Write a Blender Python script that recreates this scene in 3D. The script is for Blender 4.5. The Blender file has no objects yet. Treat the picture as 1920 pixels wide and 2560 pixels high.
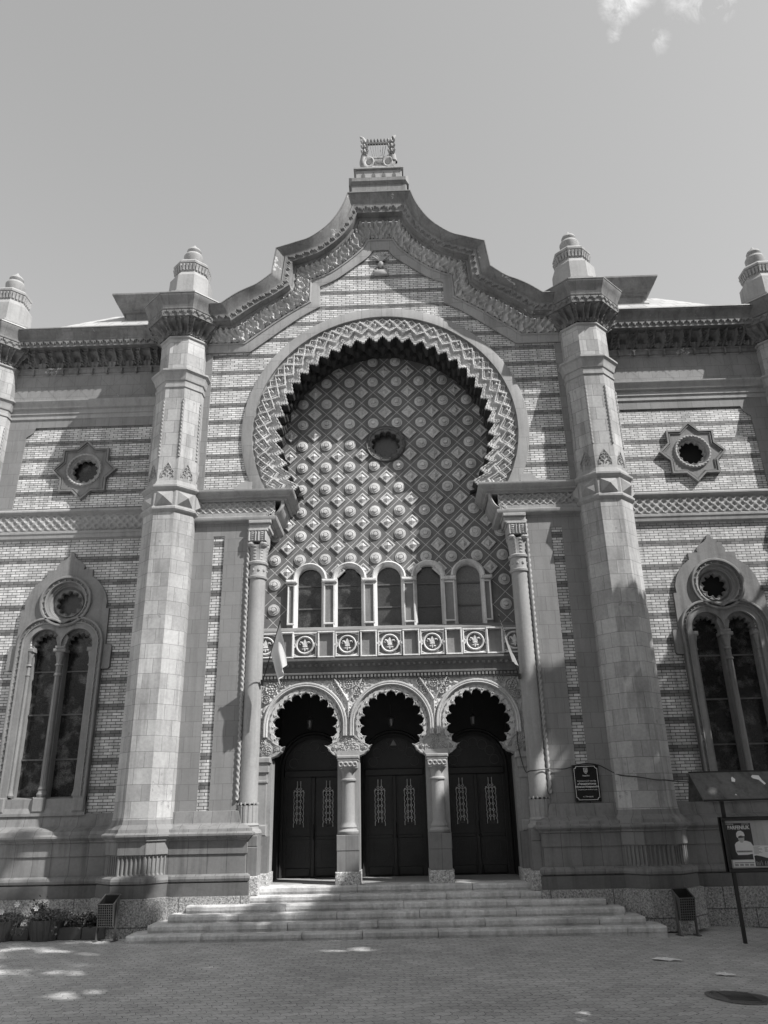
import bpy, bmesh, math, random
from math import sin, cos, pi, sqrt, atan2, floor, radians, exp
from mathutils import Vector, Matrix, noise
from mathutils.geometry import tessellate_polygon
random.seed(7)
S = bpy.context.scene
COL = S.collection
GZ = -0.2

# ------------------------------------------------------------------ materials
def newmat(name):
    m = bpy.data.materials.new(name); m.use_nodes = True
    nt = m.node_tree; nt.nodes.clear()
    out = nt.nodes.new('ShaderNodeOutputMaterial')
    b = nt.nodes.new('ShaderNodeBsdfPrincipled')
    nt.links.new(b.outputs[0], out.inputs[0])
    return m, nt, b
def N(nt, t, **k):
    n = nt.nodes.new(t)
    for a, v in k.items():
        if a.startswith('i_'):
            n.inputs[a[2:].replace('_', ' ')].default_value = v
        else: setattr(n, a, v)
    return n
def L(nt, a, b): nt.links.new(a, b)
def math_(nt, op, a, b=None, c=None, clamp=False):
    n = nt.nodes.new('ShaderNodeMath'); n.operation = op; n.use_clamp = clamp
    for i, v in enumerate((a, b, c)):
        if v is None: continue
        if isinstance(v, (int, float)): n.inputs[i].default_value = v
        else: nt.links.new(v, n.inputs[i])
    return n.outputs[0]
def g(v): return (v, v, v, 1)
def mapr(nt, src, a, b, c, d):
    n = nt.nodes.new('ShaderNodeMapRange'); nt.links.new(src, n.inputs[0])
    for i, v in enumerate((a, b, c, d)): n.inputs[i+1].default_value = v
    return n.outputs[0]
def mulcol(nt, col, fac):
    n = nt.nodes.new('ShaderNodeVectorMath'); n.operation = 'SCALE'
    nt.links.new(col, n.inputs[0]); nt.links.new(fac, n.inputs['Scale'])
    return n.outputs[0]
def objvec(nt):
    tc = nt.nodes.new('ShaderNodeTexCoord'); oi = nt.nodes.new('ShaderNodeObjectInfo')
    v = nt.nodes.new('ShaderNodeVectorMath'); v.operation = 'ADD'
    nt.links.new(tc.outputs['Object'], v.inputs[0]); nt.links.new(oi.outputs['Location'], v.inputs[1])
    return tc, v.outputs[0]
def weather(nt, vec, var, streak):
    """slow tone variation, fine grain and vertical streaks -> factor"""
    n1 = N(nt, 'ShaderNodeTexNoise', i_Scale=0.9, i_Detail=5.0, i_Roughness=0.6); L(nt, vec, n1.inputs['Vector'])
    f = mapr(nt, n1.outputs['Fac'], 0.3, 0.7, 1-var, 1+var)
    n2 = N(nt, 'ShaderNodeTexNoise', i_Scale=14.0, i_Detail=6.0, i_Roughness=0.7); L(nt, vec, n2.inputs['Vector'])
    f2 = mapr(nt, n2.outputs['Fac'], 0.3, 0.7, 1-var*.6, 1+var*.6)
    f = math_(nt, 'MULTIPLY', f, f2)
    if streak:
        mp = N(nt, 'ShaderNodeMapping'); mp.inputs['Scale'].default_value = (5, 5, .35); L(nt, vec, mp.inputs['Vector'])
        n3 = N(nt, 'ShaderNodeTexNoise', i_Scale=1.0, i_Detail=4.0, i_Roughness=0.65); L(nt, mp.outputs[0], n3.inputs['Vector'])
        f3 = mapr(nt, n3.outputs['Fac'], 0.48, 0.68, 1.0, 1-streak)
        f = math_(nt, 'MULTIPLY', f, f3)
    return f, n2.outputs['Fac']
def stone(name, col, var=.14, streak=.25, joint=None, jc=.55, bump=.25, rough=.75, blockvar=.1, peel=0):
    m, nt, b = newmat(name)
    tc, vec = objvec(nt)
    f, fine = weather(nt, vec, var, streak)
    h = fine
    if joint:
        br = N(nt, 'ShaderNodeTexBrick'); br.offset = .5; br.offset_frequency = 2
        br.inputs['Scale'].default_value = 1
        br.inputs['Brick Width'].default_value = joint[0]; br.inputs['Row Height'].default_value = joint[1]
        br.inputs['Mortar Size'].default_value = joint[2]; br.inputs['Mortar Smooth'].default_value = .2
        br.inputs['Color1'].default_value = g(col*(1-blockvar)); br.inputs['Color2'].default_value = g(col*(1+blockvar))
        br.inputs['Mortar'].default_value = g(col*jc)
        # slightly wavy joints
        nz = N(nt, 'ShaderNodeTexNoise', i_Scale=2.5, i_Detail=2.0); L(nt, tc.outputs['UV'], nz.inputs['Vector'])
        vm = N(nt, 'ShaderNodeVectorMath', operation='MULTIPLY_ADD'); L(nt, nz.outputs['Color'], vm.inputs[0])
        vm.inputs[1].default_value = (.02, .02, 0); L(nt, tc.outputs['UV'], vm.inputs[2])
        L(nt, vm.outputs[0], br.inputs['Vector'])
        c = mulcol(nt, br.outputs['Color'], f)
        h = math_(nt, 'SUBTRACT', math_(nt, 'MULTIPLY', fine, .4), br.outputs['Fac'])
    else:
        rgb = N(nt, 'ShaderNodeRGB'); rgb.outputs[0].default_value = g(col)
        c = mulcol(nt, rgb.outputs[0], f)
    if peel:   # flaked patches of paler bare stone
        pn = N(nt, 'ShaderNodeTexNoise', i_Scale=1.6, i_Detail=9.0, i_Roughness=.72, i_Distortion=.4); L(nt, vec, pn.inputs['Vector'])
        mxp = N(nt, 'ShaderNodeMix', data_type='RGBA'); L(nt, mapr(nt, pn.outputs['Fac'], .615, .635, 0, .85), mxp.inputs[0]); L(nt, c, mxp.inputs[6]); mxp.inputs[7].default_value = g(peel)
        c = mxp.outputs[2]
    L(nt, c, b.inputs['Base Color'])
    b.inputs['Roughness'].default_value = rough
    bp = N(nt, 'ShaderNodeBump'); bp.inputs['Strength'].default_value = bump; bp.inputs['Distance'].default_value = .02
    L(nt, h, bp.inputs['Height']); L(nt, bp.outputs[0], b.inputs['Normal'])
    return m
def brick(name, light, dark, rowh, n, centre, bw=.24):
    m, nt, b = newmat(name)
    tc, vec = objvec(nt)
    mp = N(nt, 'ShaderNodeMapping'); mp.inputs['Location'].default_value = (0, -centre, 0); L(nt, tc.outputs['UV'], mp.inputs['Vector'])
    def bt(c1, c2, mo):
        br = N(nt, 'ShaderNodeTexBrick'); br.offset = .5
        br.inputs['Scale'].default_value = 1; br.inputs['Brick Width'].default_value = bw
        br.inputs['Row Height'].default_value = rowh; br.inputs['Mortar Size'].default_value = .008
        br.inputs['Mortar Smooth'].default_value = .15
        br.inputs['Color1'].default_value = g(c1); br.inputs['Color2'].default_value = g(c2); br.inputs['Mortar'].default_value = g(mo)
        L(nt, mp.outputs[0], br.inputs['Vector']); return br
    a = bt(light*.76, light*1.18, .028); d = bt(dark*.65, dark*1.25, .04)
    sp = N(nt, 'ShaderNodeSeparateXYZ'); L(nt, mp.outputs[0], sp.inputs[0])
    row = math_(nt, 'FLOOR', math_(nt, 'DIVIDE', sp.outputs['Y'], rowh))
    k = math_(nt, 'FLOORED_MODULO', math_(nt, 'ADD', row, 1.0), float(n))
    isd = math_(nt, 'LESS_THAN', k, 1.5)
    mx = N(nt, 'ShaderNodeMix', data_type='RGBA'); L(nt, isd, mx.inputs[0]); L(nt, a.outputs['Color'], mx.inputs[6]); L(nt, d.outputs['Color'], mx.inputs[7])
    f, fine = weather(nt, vec, .20, .34)
    L(nt, mulcol(nt, mx.outputs[2], f), b.inputs['Base Color'])
    b.inputs['Roughness'].default_value = .42
    bp = N(nt, 'ShaderNodeBump'); bp.inputs['Strength'].default_value = .5; bp.inputs['Distance'].default_value = .015
    L(nt, math_(nt, 'SUBTRACT', math_(nt, 'MULTIPLY', fine, .25), a.outputs['Fac']), bp.inputs['Height']); L(nt, bp.outputs[0], b.inputs['Normal'])
    return m
def plain(name, col, rough=.6, metal=0., var=.1, bump=.1, scale=14., spec=.5):
    m, nt, b = newmat(name)
    tc, vec = objvec(nt)
    f, fine = weather(nt, vec, var, 0)
    rgb = N(nt, 'ShaderNodeRGB'); rgb.outputs[0].default_value = g(col)
    L(nt, mulcol(nt, rgb.outputs[0], f), b.inputs['Base Color'])
    b.inputs['Roughness'].default_value = rough; b.inputs['Metallic'].default_value = metal
    b.inputs['Specular IOR Level'].default_value = spec
    if bump:
        bp = N(nt, 'ShaderNodeBump'); bp.inputs['Strength'].default_value = bump; bp.inputs['Distance'].default_value = .01
        L(nt, fine, bp.inputs['Height']); L(nt, bp.outputs[0], b.inputs['Normal'])
    return m
def granite(name, col=.3):
    m, nt, b = newmat(name)
    tc, vec = objvec(nt)
    n1 = N(nt, 'ShaderNodeTexNoise', i_Scale=26.0, i_Detail=5.0, i_Roughness=.75, i_Distortion=.6); L(nt, vec, n1.inputs['Vector'])
    n2 = N(nt, 'ShaderNodeTexVoronoi', i_Scale=30.0); L(nt, vec, n2.inputs['Vector'])
    v = mapr(nt, n1.outputs['Fac'], .36, .62, col*.28, col*1.5)
    v = math_(nt, 'MULTIPLY', v, mapr(nt, n2.outputs['Distance'], 0, .6, .75, 1.15))
    br = N(nt, 'ShaderNodeTexBrick'); br.inputs['Scale'].default_value = 1; br.inputs['Brick Width'].default_value = 1.35
    br.inputs['Row Height'].default_value = 3.0; br.inputs['Mortar Size'].default_value = .012; L(nt, tc.outputs['UV'], br.inputs['Vector'])
    v = math_(nt, 'MULTIPLY', v, mapr(nt, br.outputs['Fac'], 0, 1, 1, .35))
    L(nt, v, b.inputs['Base Color']); b.inputs['Roughness'].default_value = .85
    bp = N(nt, 'ShaderNodeBump'); bp.inputs['Strength'].default_value = .9; bp.inputs['Distance'].default_value = .05
    L(nt, n1.outputs['Fac'], bp.inputs['Height']); L(nt, bp.outputs[0], b.inputs['Normal'])
    return m
def panes(name, col, rough, speck=.3, refl_patch=0):
    m, nt, b = newmat(name)
    tc, vec = objvec(nt)
    n1 = N(nt, 'ShaderNodeTexNoise', i_Scale=55.0, i_Detail=3.0, i_Roughness=.7); L(nt, vec, n1.inputs['Vector'])
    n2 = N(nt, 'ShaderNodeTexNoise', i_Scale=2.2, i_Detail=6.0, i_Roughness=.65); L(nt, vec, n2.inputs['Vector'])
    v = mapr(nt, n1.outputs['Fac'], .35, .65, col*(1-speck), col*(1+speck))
    v = math_(nt, 'MULTIPLY', v, mapr(nt, n2.outputs['Fac'], .5, .62, 1, 1+refl_patch))  # broad pale patches paint reflections into the base colour
    L(nt, v, b.inputs['Base Color'])
    L(nt, mapr(nt, n2.outputs['Fac'], .3, .7, rough*.7, rough*1.3), b.inputs['Roughness'])
    bp = N(nt, 'ShaderNodeBump'); bp.inputs['Strength'].default_value = .12; bp.inputs['Distance'].default_value = .01
    L(nt, n1.outputs['Fac'], bp.inputs['Height']); L(nt, bp.outputs[0], b.inputs['Normal'])
    return m
def lattice_mat():
    m, nt, b = newmat('lattice_tiles')
    tc, vec = objvec(nt)
    sp = N(nt, 'ShaderNodeSeparateXYZ'); L(nt, tc.outputs['UV'], sp.inputs[0])
    def line(expr, off, w):
        e = math_(nt, 'ADD', math_(nt, 'DIVIDE', math_(nt, 'SUBTRACT', expr, off), .70), .5)
        fr = math_(nt, 'ABSOLUTE', math_(nt, 'SUBTRACT', math_(nt, 'FRACT', e), .5))
        return math_(nt, 'LESS_THAN', fr, w)
    p = math_(nt, 'ADD', sp.outputs['X'], sp.outputs['Y']); q = math_(nt, 'SUBTRACT', sp.outputs['X'], sp.outputs['Y'])
    l = math_(nt, 'MAXIMUM', line(p, 12.93, .014), line(q, -11.53, .014))
    f, fine = weather(nt, vec, .2, .3)
    mx = N(nt, 'ShaderNodeMix', data_type='RGBA'); L(nt, l, mx.inputs[0]); mx.inputs[6].default_value = g(.15); mx.inputs[7].default_value = g(.55)
    wn = N(nt, 'ShaderNodeTexNoise', i_Scale=1.3, i_Detail=8.0, i_Roughness=.8); L(nt, vec, wn.inputs['Vector'])
    wear = mapr(nt, wn.outputs['Fac'], .58, .70, 0, .7)
    mx2 = N(nt, 'ShaderNodeMix', data_type='RGBA'); L(nt, wear, mx2.inputs[0]); L(nt, mx.outputs[2], mx2.inputs[6]); mx2.inputs[7].default_value = g(.26)
    L(nt, mulcol(nt, mx2.outputs[2], f), b.inputs['Base Color']); b.inputs['Roughness'].default_value = .7
    bp = N(nt, 'ShaderNodeBump'); bp.inputs['Strength'].default_value = .3; bp.inputs['Distance'].default_value = .01
    L(nt, math_(nt, 'ADD', fine, l), bp.inputs['Height']); L(nt, bp.outputs[0], b.inputs['Normal'])
    return m
def paving():
    m, nt, b = newmat('paving')
    tc = nt.nodes.new('ShaderNodeTexCoord'); vec = tc.outputs['Object']
    sp = N(nt, 'ShaderNodeSeparateXYZ'); L(nt, vec, sp.inputs[0])
    nz = N(nt, 'ShaderNodeTexNoise', i_Scale=.7, i_Detail=2.0); L(nt, vec, nz.inputs['Vector'])
    nf = mapr(nt, nz.outputs['Fac'], 0, 1, -.2, .2)
    row = .155; bw = .225
    def zig(x, per):
        e = math_(nt, 'FRACT', math_(nt, 'DIVIDE', x, per))
        return math_(nt, 'ABSOLUTE', math_(nt, 'SUBTRACT', e, .5))
    # interlocking outline: the joints zigzag in both directions
    Y = math_(nt, 'ADD', math_(nt, 'ADD', sp.outputs['Y'], nf), math_(nt, 'MULTIPLY', zig(math_(nt, 'ADD', sp.outputs['X'], nf), bw/2), .085))
    X = math_(nt, 'ADD', math_(nt, 'ADD', sp.outputs['X'], nf), math_(nt, 'MULTIPLY', zig(Y, row), .09))
    cb = N(nt, 'ShaderNodeCombineXYZ'); L(nt, X, cb.inputs[0]); L(nt, Y, cb.inputs[1])
    br = N(nt, 'ShaderNodeTexBrick'); br.offset = .5
    for k, v in (('Scale', 1), ('Brick Width', bw), ('Row Height', row), ('Mortar Size', .0055), ('Mortar Smooth', .3)): br.inputs[k].default_value = v
    br.inputs['Color1'].default_value = g(.35); br.inputs['Color2'].default_value = g(.45); br.inputs['Mortar'].default_value = g(.035)
    L(nt, cb.outputs[0], br.inputs['Vector'])
    n1 = N(nt, 'ShaderNodeTexNoise', i_Scale=.45, i_Detail=7.0, i_Roughness=.62); L(nt, vec, n1.inputs['Vector'])
    n2 = N(nt, 'ShaderNodeTexNoise', i_Scale=38.0, i_Detail=4.0, i_Roughness=.7); L(nt, vec, n2.inputs['Vector'])
    n3 = N(nt, 'ShaderNodeTexNoise', i_Scale=3.0, i_Detail=4.0, i_Roughness=.7); L(nt, vec, n3.inputs['Vector'])
    f = math_(nt, 'MULTIPLY', mapr(nt, n1.outputs['Fac'], .3, .7, .78, 1.2), mapr(nt, n2.outputs['Fac'], .3, .7, .82, 1.18))
    sand = N(nt, 'ShaderNodeMix', data_type='RGBA')   # joints partly filled with grit
    L(nt, math_(nt, 'MULTIPLY', br.outputs['Fac'], mapr(nt, n3.outputs['Fac'], .42, .58, 0, .75)), sand.inputs[0])
    L(nt, br.outputs['Color'], sand.inputs[6]); sand.inputs[7].default_value = g(.26)
    L(nt, mulcol(nt, sand.outputs[2], f), b.inputs['Base Color']); b.inputs['Roughness'].default_value = .8
    bp = N(nt, 'ShaderNodeBump'); bp.inputs['Strength'].default_value = .6; bp.inputs['Distance'].default_value = .012
    L(nt, math_(nt, 'SUBTRACT', math_(nt, 'MULTIPLY', n2.outputs['Fac'], .3), br.outputs['Fac']), bp.inputs['Height']); L(nt, bp.outputs[0], b.inputs['Normal'])
    return m
def leafmat(name, c):
    m, nt, b = newmat(name)
    oi = N(nt, 'ShaderNodeNewGeometry')
    L(nt, mapr(nt, oi.outputs['Random Per Island'], 0, 1, c*.6, c*1.5), b.inputs['Base Color'])
    b.inputs['Roughness'].default_value = .6
    return m

M = {}
M['brick_up'] = brick('banded_brick_upper', .60, .19, .533/8, 8, 10.88)
M['brick_lo'] = brick('banded_brick_lower', .54, .18, .67/9, 9, 3.50)
M['ashlar'] = stone('ashlar', .35, joint=(.44, .36, .006), jc=.5, var=.22, streak=.32, blockvar=.18, peel=.22)
M['ashlar_mid'] = stone('ashlar_mid', .22, joint=(.40, .36, .005), jc=.6, var=.1, streak=.15, blockvar=.07)
M['stone'] = stone('terracotta', .30, var=.14, streak=.2)
M['stone_j'] = stone('terracotta_jointed', .29, joint=(.6, .9, .005), jc=.55, var=.12, streak=.2)
M['relief_lt'] = stone('carved_terracotta_pale', .46, var=.2, streak=.15, bump=.4)
M['stone_w'] = stone('window_terracotta', .20, var=.18, streak=.3)
M['relief'] = stone('carved_terracotta', .32, var=.2, streak=.1, bump=.4)
M['relief_dk'] = stone('sooty_carving', .17, var=.3, streak=.3, bump=.5)
M['soot_shade'] = stone('soot_shade_stone', .035, var=.3, streak=.2)  # sooty stone, colour deepened to near-black to carry the reveal's shade
M['cornice'] = stone('cornice_stone', .18, peel=.5, var=.28, streak=.3, joint=(.55, 3, .005), jc=.6)
M['base'] = stone('base_stone', .19, joint=(.44, 3.0, .006), jc=.45, var=.16, streak=.35)
M['base_dk'] = stone('base_stone_dark', .12, var=.2, streak=.3)
M['granite'] = granite('granite', .34)
M['granite_lt'] = granite('granite_light', .5)
M['step'] = stone('step_stone', .52, var=.30, streak=.3, bump=.5)
M['trim'] = stone('painted_trim', .62, var=.16, streak=.35, bump=.3)
M['boss'] = stone('boss_plaster', .54, var=.22, streak=.25, bump=.4)
M['panel'] = stone('panel_plaster', .20, var=.2, streak=.25)
M['lattice'] = lattice_mat()
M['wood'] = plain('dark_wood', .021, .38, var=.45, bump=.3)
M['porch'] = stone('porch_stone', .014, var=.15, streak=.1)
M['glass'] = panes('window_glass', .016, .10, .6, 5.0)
M['glass_r'] = panes('mottled_glass', .018, .16, .7, 3.0)  # mottled specks, plus reflection patches painted in
M['glass_f'] = panes('frosted_glass', .05, .3, .35, .3)
M['glass_g'] = panes('frosted_pale_glass', .15, .45, .3, .2)
M['black'] = plain('void', .006, .9, bump=0)
M['metal'] = plain('dark_metal', .035, .4, .5, bump=.1)
M['iron'] = plain('rusty_iron', .11, .6, .3, var=.35, bump=.4)
M['roof'] = plain('zinc_roof', .5, .42, .4, var=.15)
M['flash'] = plain('lead_flashing', .22, .5, .4, var=.3, bump=.2)
M['lamp'] = plain('lantern_glass', .12, .2, bump=0)
M['grille'] = plain('grille_bars', .66, .35, .2, bump=0)
M['white'] = plain('white_paper', .75, .7, var=.05)
M['print'] = plain('black_print', .03, .5, bump=0)
M['greyprint'] = plain('grey_print', .3, .6, bump=0)
M['skin'] = plain('printed_face', .42, .6, bump=0)
M['cloth'] = plain('flag_cloth', .55, .8, var=.08)
M['cloth_dk'] = plain('flag_cloth_dark', .22, .8, var=.08)
M['canopy'] = stone('painted_canopy', .11, var=.3, streak=.5)
M['planter'] = plain('planter_concrete', .07, .7, var=.2, bump=.3)
M['leaf'] = leafmat('leaves', .13)
M['leaf_dk'] = leafmat('dark_leaves', .05)
M['leaf_tree'] = leafmat('tree_leaves', .07)
M['bark'] = plain('bark', .08, .9, var=.3, bump=.6)
M['plaque'] = plain('plaque_enamel', .012, .25, bump=0)
M['pave'] = paving()
M['slab'] = stone('porch_floor', .30, joint=(.9, .9, .005), var=.15, streak=0)
M['backdrop'] = stone('plaster_facade', .45, var=.1, streak=.2)

# ------------------------------------------------------------------ mesh builder
class MB:
    def __init__(s): s.v = []; s.f = []; s.m = []; s.T = None
    def add(s, vs, fs, mat=0):
        o = len(s.v)
        s.v += [s.T(p) if s.T else p for p in vs]
        s.f += [tuple(i+o for i in f) for f in fs]; s.m += [mat]*len(fs)
    def box(s, x0, x1, y0, y1, z0, z1, mat=0, taper=0):
        t = taper
        vs = [(x0, y0, z0), (x1, y0, z0), (x1, y1, z0), (x0, y1, z0), (x0+t, y0+t, z1), (x1-t, y0+t, z1), (x1-t, y1-t, z1), (x0+t, y1-t, z1)]
        s.add(vs, [(0, 1, 5, 4), (1, 2, 6, 5), (2, 3, 7, 6), (3, 0, 4, 7), (4, 5, 6, 7), (3, 2, 1, 0)], mat)
    def bev(s, x0, x1, y0, y1, z0, z1, b, mat=0):
        """box whose front (-y) edges are chamfered"""
        vs = [(x0, y1, z0), (x1, y1, z0), (x1, y1, z1), (x0, y1, z1), (x0, y0+b, z0), (x1, y0+b, z0), (x1, y0+b, z1), (x0, y0+b, z1),
              (x0+b, y0, z0+b), (x1-b, y0, z0+b), (x1-b, y0, z1-b), (x0+b, y0, z1-b)]
        s.add(vs, [(0, 1, 5, 4), (1, 2, 6, 5), (2, 3, 7, 6), (3, 0, 4, 7), (4, 5, 9, 8), (5, 6, 10, 9), (6, 7, 11, 10), (7, 4, 8, 11), (8, 9, 10, 11), (0, 3, 2, 1)], mat)
    def prism(s, poly, y0, y1, holes=(), mat=0, back=True):
        loops = [list(poly)]+[list(h) for h in holes]
        tess = tessellate_polygon([[Vector((a, b, 0)) for a, b in lp] for lp in loops])
        flat = [p for lp in loops for p in lp]; n = len(flat)
        vs = [(a, y0, b) for a, b in flat]+[(a, y1, b) for a, b in flat]
        fs = [tuple(t) for t in tess]
        if back: fs += [tuple(i+n for i in t) for t in tess]
        o = 0
        for lp in loops:
            k = len(lp)
            for i in range(k): j = (i+1) % k; fs.append((o+i, o+j, o+j+n, o+i+n))
            o += k
        s.add(vs, fs, mat)
    def grid(s, P, mat=0, cu=False, cv=False, skip=None):
        nu = len(P); nv = len(P[0]); vs = [p for r in P for p in r]; fs = []
        for i in range(nu if cu else nu-1):
            for j in range(nv if cv else nv-1):
                if skip and skip(i, j): continue
                a = i*nv+j; b = ((i+1) % nu)*nv+j; c = ((i+1) % nu)*nv+(j+1) % nv; d = i*nv+(j+1) % nv
                fs.append((a, b, c, d))
        s.add(vs, fs, mat)
    def lathe(s, prof, cx, cy, n=24, mat=0, rf=None):
        P = []
        for k in range(n):
            t = 2*pi*k/n
            P.append([(cx+(r*(rf(t, z) if rf else 1))*cos(t), cy+(r*(rf(t, z) if rf else 1))*sin(t), z) for r, z in prof])
        s.grid(P, mat, cu=True)
    def oct(s, prof, cx, cy, mat=0, nsub=1, disp=None):
        """octagonal rings, flat side to the front; prof = (apothem, z)"""
        for k in range(8):
            a0 = -pi/2+pi/8+k*pi/4-pi/4; a1 = a0+pi/4; P = []
            for i in range(nsub+1):
                t = i/nsub; row = []
                for j, (a, z) in enumerate(prof):
                    R = (a+(disp(t, j) if disp else 0))/cos(pi/8)
                    p0 = (cos(a0)*R, sin(a0)*R); p1 = (cos(a1)*R, sin(a1)*R)
                    row.append((cx+p0[0]*(1-t)+p1[0]*t, cy+p0[1]*(1-t)+p1[1]*t, z))
                P.append(row)
            s.grid(P, mat)
    def tube(s, pts, r, n=6, mat=0, caps=True):
        pts = [Vector(p) for p in pts]; P = []
        for i, p in enumerate(pts):
            d = (pts[min(i+1, len(pts)-1)]-pts[max(i-1, 0)]).normalized()
            up = Vector((0, 0, 1)) if abs(d.z) < .9 else Vector((1, 0, 0))
            a = d.cross(up).normalized(); b = d.cross(a)
            rr = r[i] if isinstance(r, (list, tuple)) else r
            P.append([tuple(p+a*(rr*cos(2*pi*k/n))+b*(rr*sin(2*pi*k/n))) for k in range(n)])
        s.grid(P, mat, cv=True)
        if caps: s.add(P[0], [tuple(range(n))], mat); s.add(P[-1], [tuple(range(n))], mat)
    def rope(s, p0, p1, r, mat=0, pitch=.16, n=10, amp=.28):
        p0 = Vector(p0); p1 = Vector(p1); d = p1-p0; Ln = d.length; d.normalize()
        up = Vector((0, 0, 1)) if abs(d.z) < .9 else Vector((1, 0, 0))
        a = d.cross(up).normalized(); b = d.cross(a); m = max(2, int(Ln/pitch*6)); P = []
        for i in range(m+1):
            u = Ln*i/m; c = p0+d*u
            P.append([tuple(c+(a*cos(2*pi*k/n)+b*sin(2*pi*k/n))*(r*(1+amp*cos(2*(2*pi*k/n)-2*pi*u/pitch)))) for k in range(n)])
        s.grid(P, mat, cv=True)
    def arc(s, cx, cz, a0, a1, prof, n=48, mat=0, closed=False):
        """profile (r, y) swept round a circle in the facade plane"""
        P = []
        for i in range(n if closed else n+1):
            t = a0+(a1-a0)*i/n
            P.append([(cx+r*cos(t), y, cz+r*sin(t)) for r, y in prof])
        s.grid(P, mat, cu=closed)
    def sweep(s, path, prof, mat=0, closed=False, outward=1):
        """plan path (x, y), profile (out, z); out is to the right of travel"""
        n = len(path); P = []
        for i in range(n):
            def dirn(a, b):
                d = Vector((b[0]-a[0], b[1]-a[1])); d.normalize(); return d
            if closed: d0 = dirn(path[i-1], path[i]); d1 = dirn(path[i], path[(i+1) % n])
            else:
                d0 = dirn(path[max(i-1, 0)], path[max(i, 1)]); d1 = dirn(path[min(i, n-2)], path[min(i+1, n-1)])
            n0 = Vector((d0.y, -d0.x)); n1 = Vector((d1.y, -d1.x)); nn = (n0+n1)
            nn = nn/(nn.length_squared/2) if nn.length > .1 else n0
            P.append([(path[i][0]+nn.x*o*outward, path[i][1]+nn.y*o*outward, z) for o, z in prof])
        s.grid(P, mat, cu=closed)
    def strip(s, p0, p1, z0, z1, fn, period, res_u=12, res_v=8, out0=0., out1=0., mat=0):
        """relief panel along a straight plan segment: fn(u in [0,1), v) -> projection"""
        p0 = Vector(p0); p1 = Vector(p1); d = p1-p0; Ln = d.length; d.normalize(); nrm = Vector((d.y, -d.x))
        k = max(1, round(Ln/period)); P = []
        for i in range(k*res_u+1):
            u = (i % res_u)/res_u; c = p0+d*(Ln*i/(k*res_u)); row = []
            for j in range(res_v+1):
                v = j/res_v; o = out0+(out1-out0)*v+fn(u, v)
                row.append((c.x+nrm.x*o, c.y+nrm.y*o, z0+(z1-z0)*v))
            P.append(row)
        s.grid(P, mat)
    def build(s, name, mats, parent=None, smooth=False, ang=35, recalc=True):
        me = bpy.data.meshes.new(name); me.from_pydata(s.v, [], s.f); me.update()
        if not isinstance(mats, (list, tuple)): mats = [mats]
        for m in mats: me.materials.append(M[m] if isinstance(m, str) else m)
        me.polygons.foreach_set('material_index', s.m)
        if recalc:
            bm = bmesh.new(); bm.from_mesh(me); bmesh.ops.recalc_face_normals(bm, faces=bm.faces); bm.to_mesh(me); bm.free()
        uv = me.uv_layers.new(name='UVMap'); data = [0.]*(2*len(me.loops)); vs = me.vertices
        for p in me.polygons:
            n = p.normal
            if abs(n.z) > .8:
                for li in p.loop_indices:
                    c = vs[me.loops[li].vertex_index].co; data[2*li] = c.x; data[2*li+1] = c.y
            else:
                l = math.hypot(n.x, n.y); tx, ty = -n.y/l, n.x/l
                if tx < -.01 or (abs(tx) <= .01 and ty < 0): tx, ty = -tx, -ty
                for li in p.loop_indices:
                    c = vs[me.loops[li].vertex_index].co; data[2*li] = c.x*tx+c.y*ty; data[2*li+1] = c.z
        uv.data.foreach_set('uv', data)
        if smooth:
            me.polygons.foreach_set('use_smooth', [True]*len(me.polygons)); me.set_sharp_from_angle(angle=radians(ang))
        ob = bpy.data.objects.new(name, me); COL.objects.link(ob)
        if parent: ob.parent = parent
        return ob
def thing(name, label, cat, loc=(0, 0, 0), group=None):
    o = bpy.data.objects.new(name, None); COL.objects.link(o); o.location = loc; o.empty_display_size = .2
    o['label'] = label; o['category'] = cat
    if group: o['group'] = group
    return o
def tag(o, label, cat, group=None):
    o['label'] = label; o['category'] = cat
    if group: o['group'] = group
    return o
def clone(o, parent=None, sx=None, loc=None):
    c = o.copy(); COL.objects.link(c); c.parent = parent
    if sx: c.scale.x = o.scale.x*sx
    if loc: c.location = loc
    for ch in list(o.children): clone(ch, c)
    return c
def circ(cx, cz, r, n=32, a0=0, a1=2*pi, end=False):
    return [(cx+r*cos(a0+(a1-a0)*i/n), cz+r*sin(a0+(a1-a0)*i/n)) for i in range(n+(1 if end else 0))]
def gauss(x, w): return exp(-(x/w)**2)
def tri(p): return abs(2*(p-floor(p))-1)

# relief patterns, heights in metres
def f_leaf(u, v):
    c = abs(u-.5)
    h = -.07*(1 if (c < .16 and .35 < v < .80-.5*c*c*8) else 0)
    h += .05*gauss(c-.24-.05*sin(pi*v), .045)*(v < .95)
    h += .05*gauss(c-(.42-.16*v), .04)+.035*gauss(v-.93, .05)
    h += .03*gauss(c, .05)*(v < .35)+.03*cos(v*34+c*20)*gauss(c-.36, .12)
    return 1.7*h
def f_acan(u, v):
    h = 0
    for c0, am, ph, w in ((.18, .11, .3, .075), (.52, .10, 1.7, .065), (.84, .09, .9, .06)):
        d = abs(((u-c0-am*sin(2.7*pi*v+ph)+.5) % 1)-.5)
        h = max(h, gauss(d, w)*(.75+.25*cos(v*38+c0*20)))
    for c0, z in ((.18, .86), (.52, .78), (.84, .90), (.35, .22), (.70, .15)):
        d = math.hypot((((u-c0+.5) % 1)-.5)*.9, (v-z)*.75); h = max(h, 1.15*gauss(d-.055, .035), .9*gauss(d, .03))
    return .13*h-.02
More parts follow.
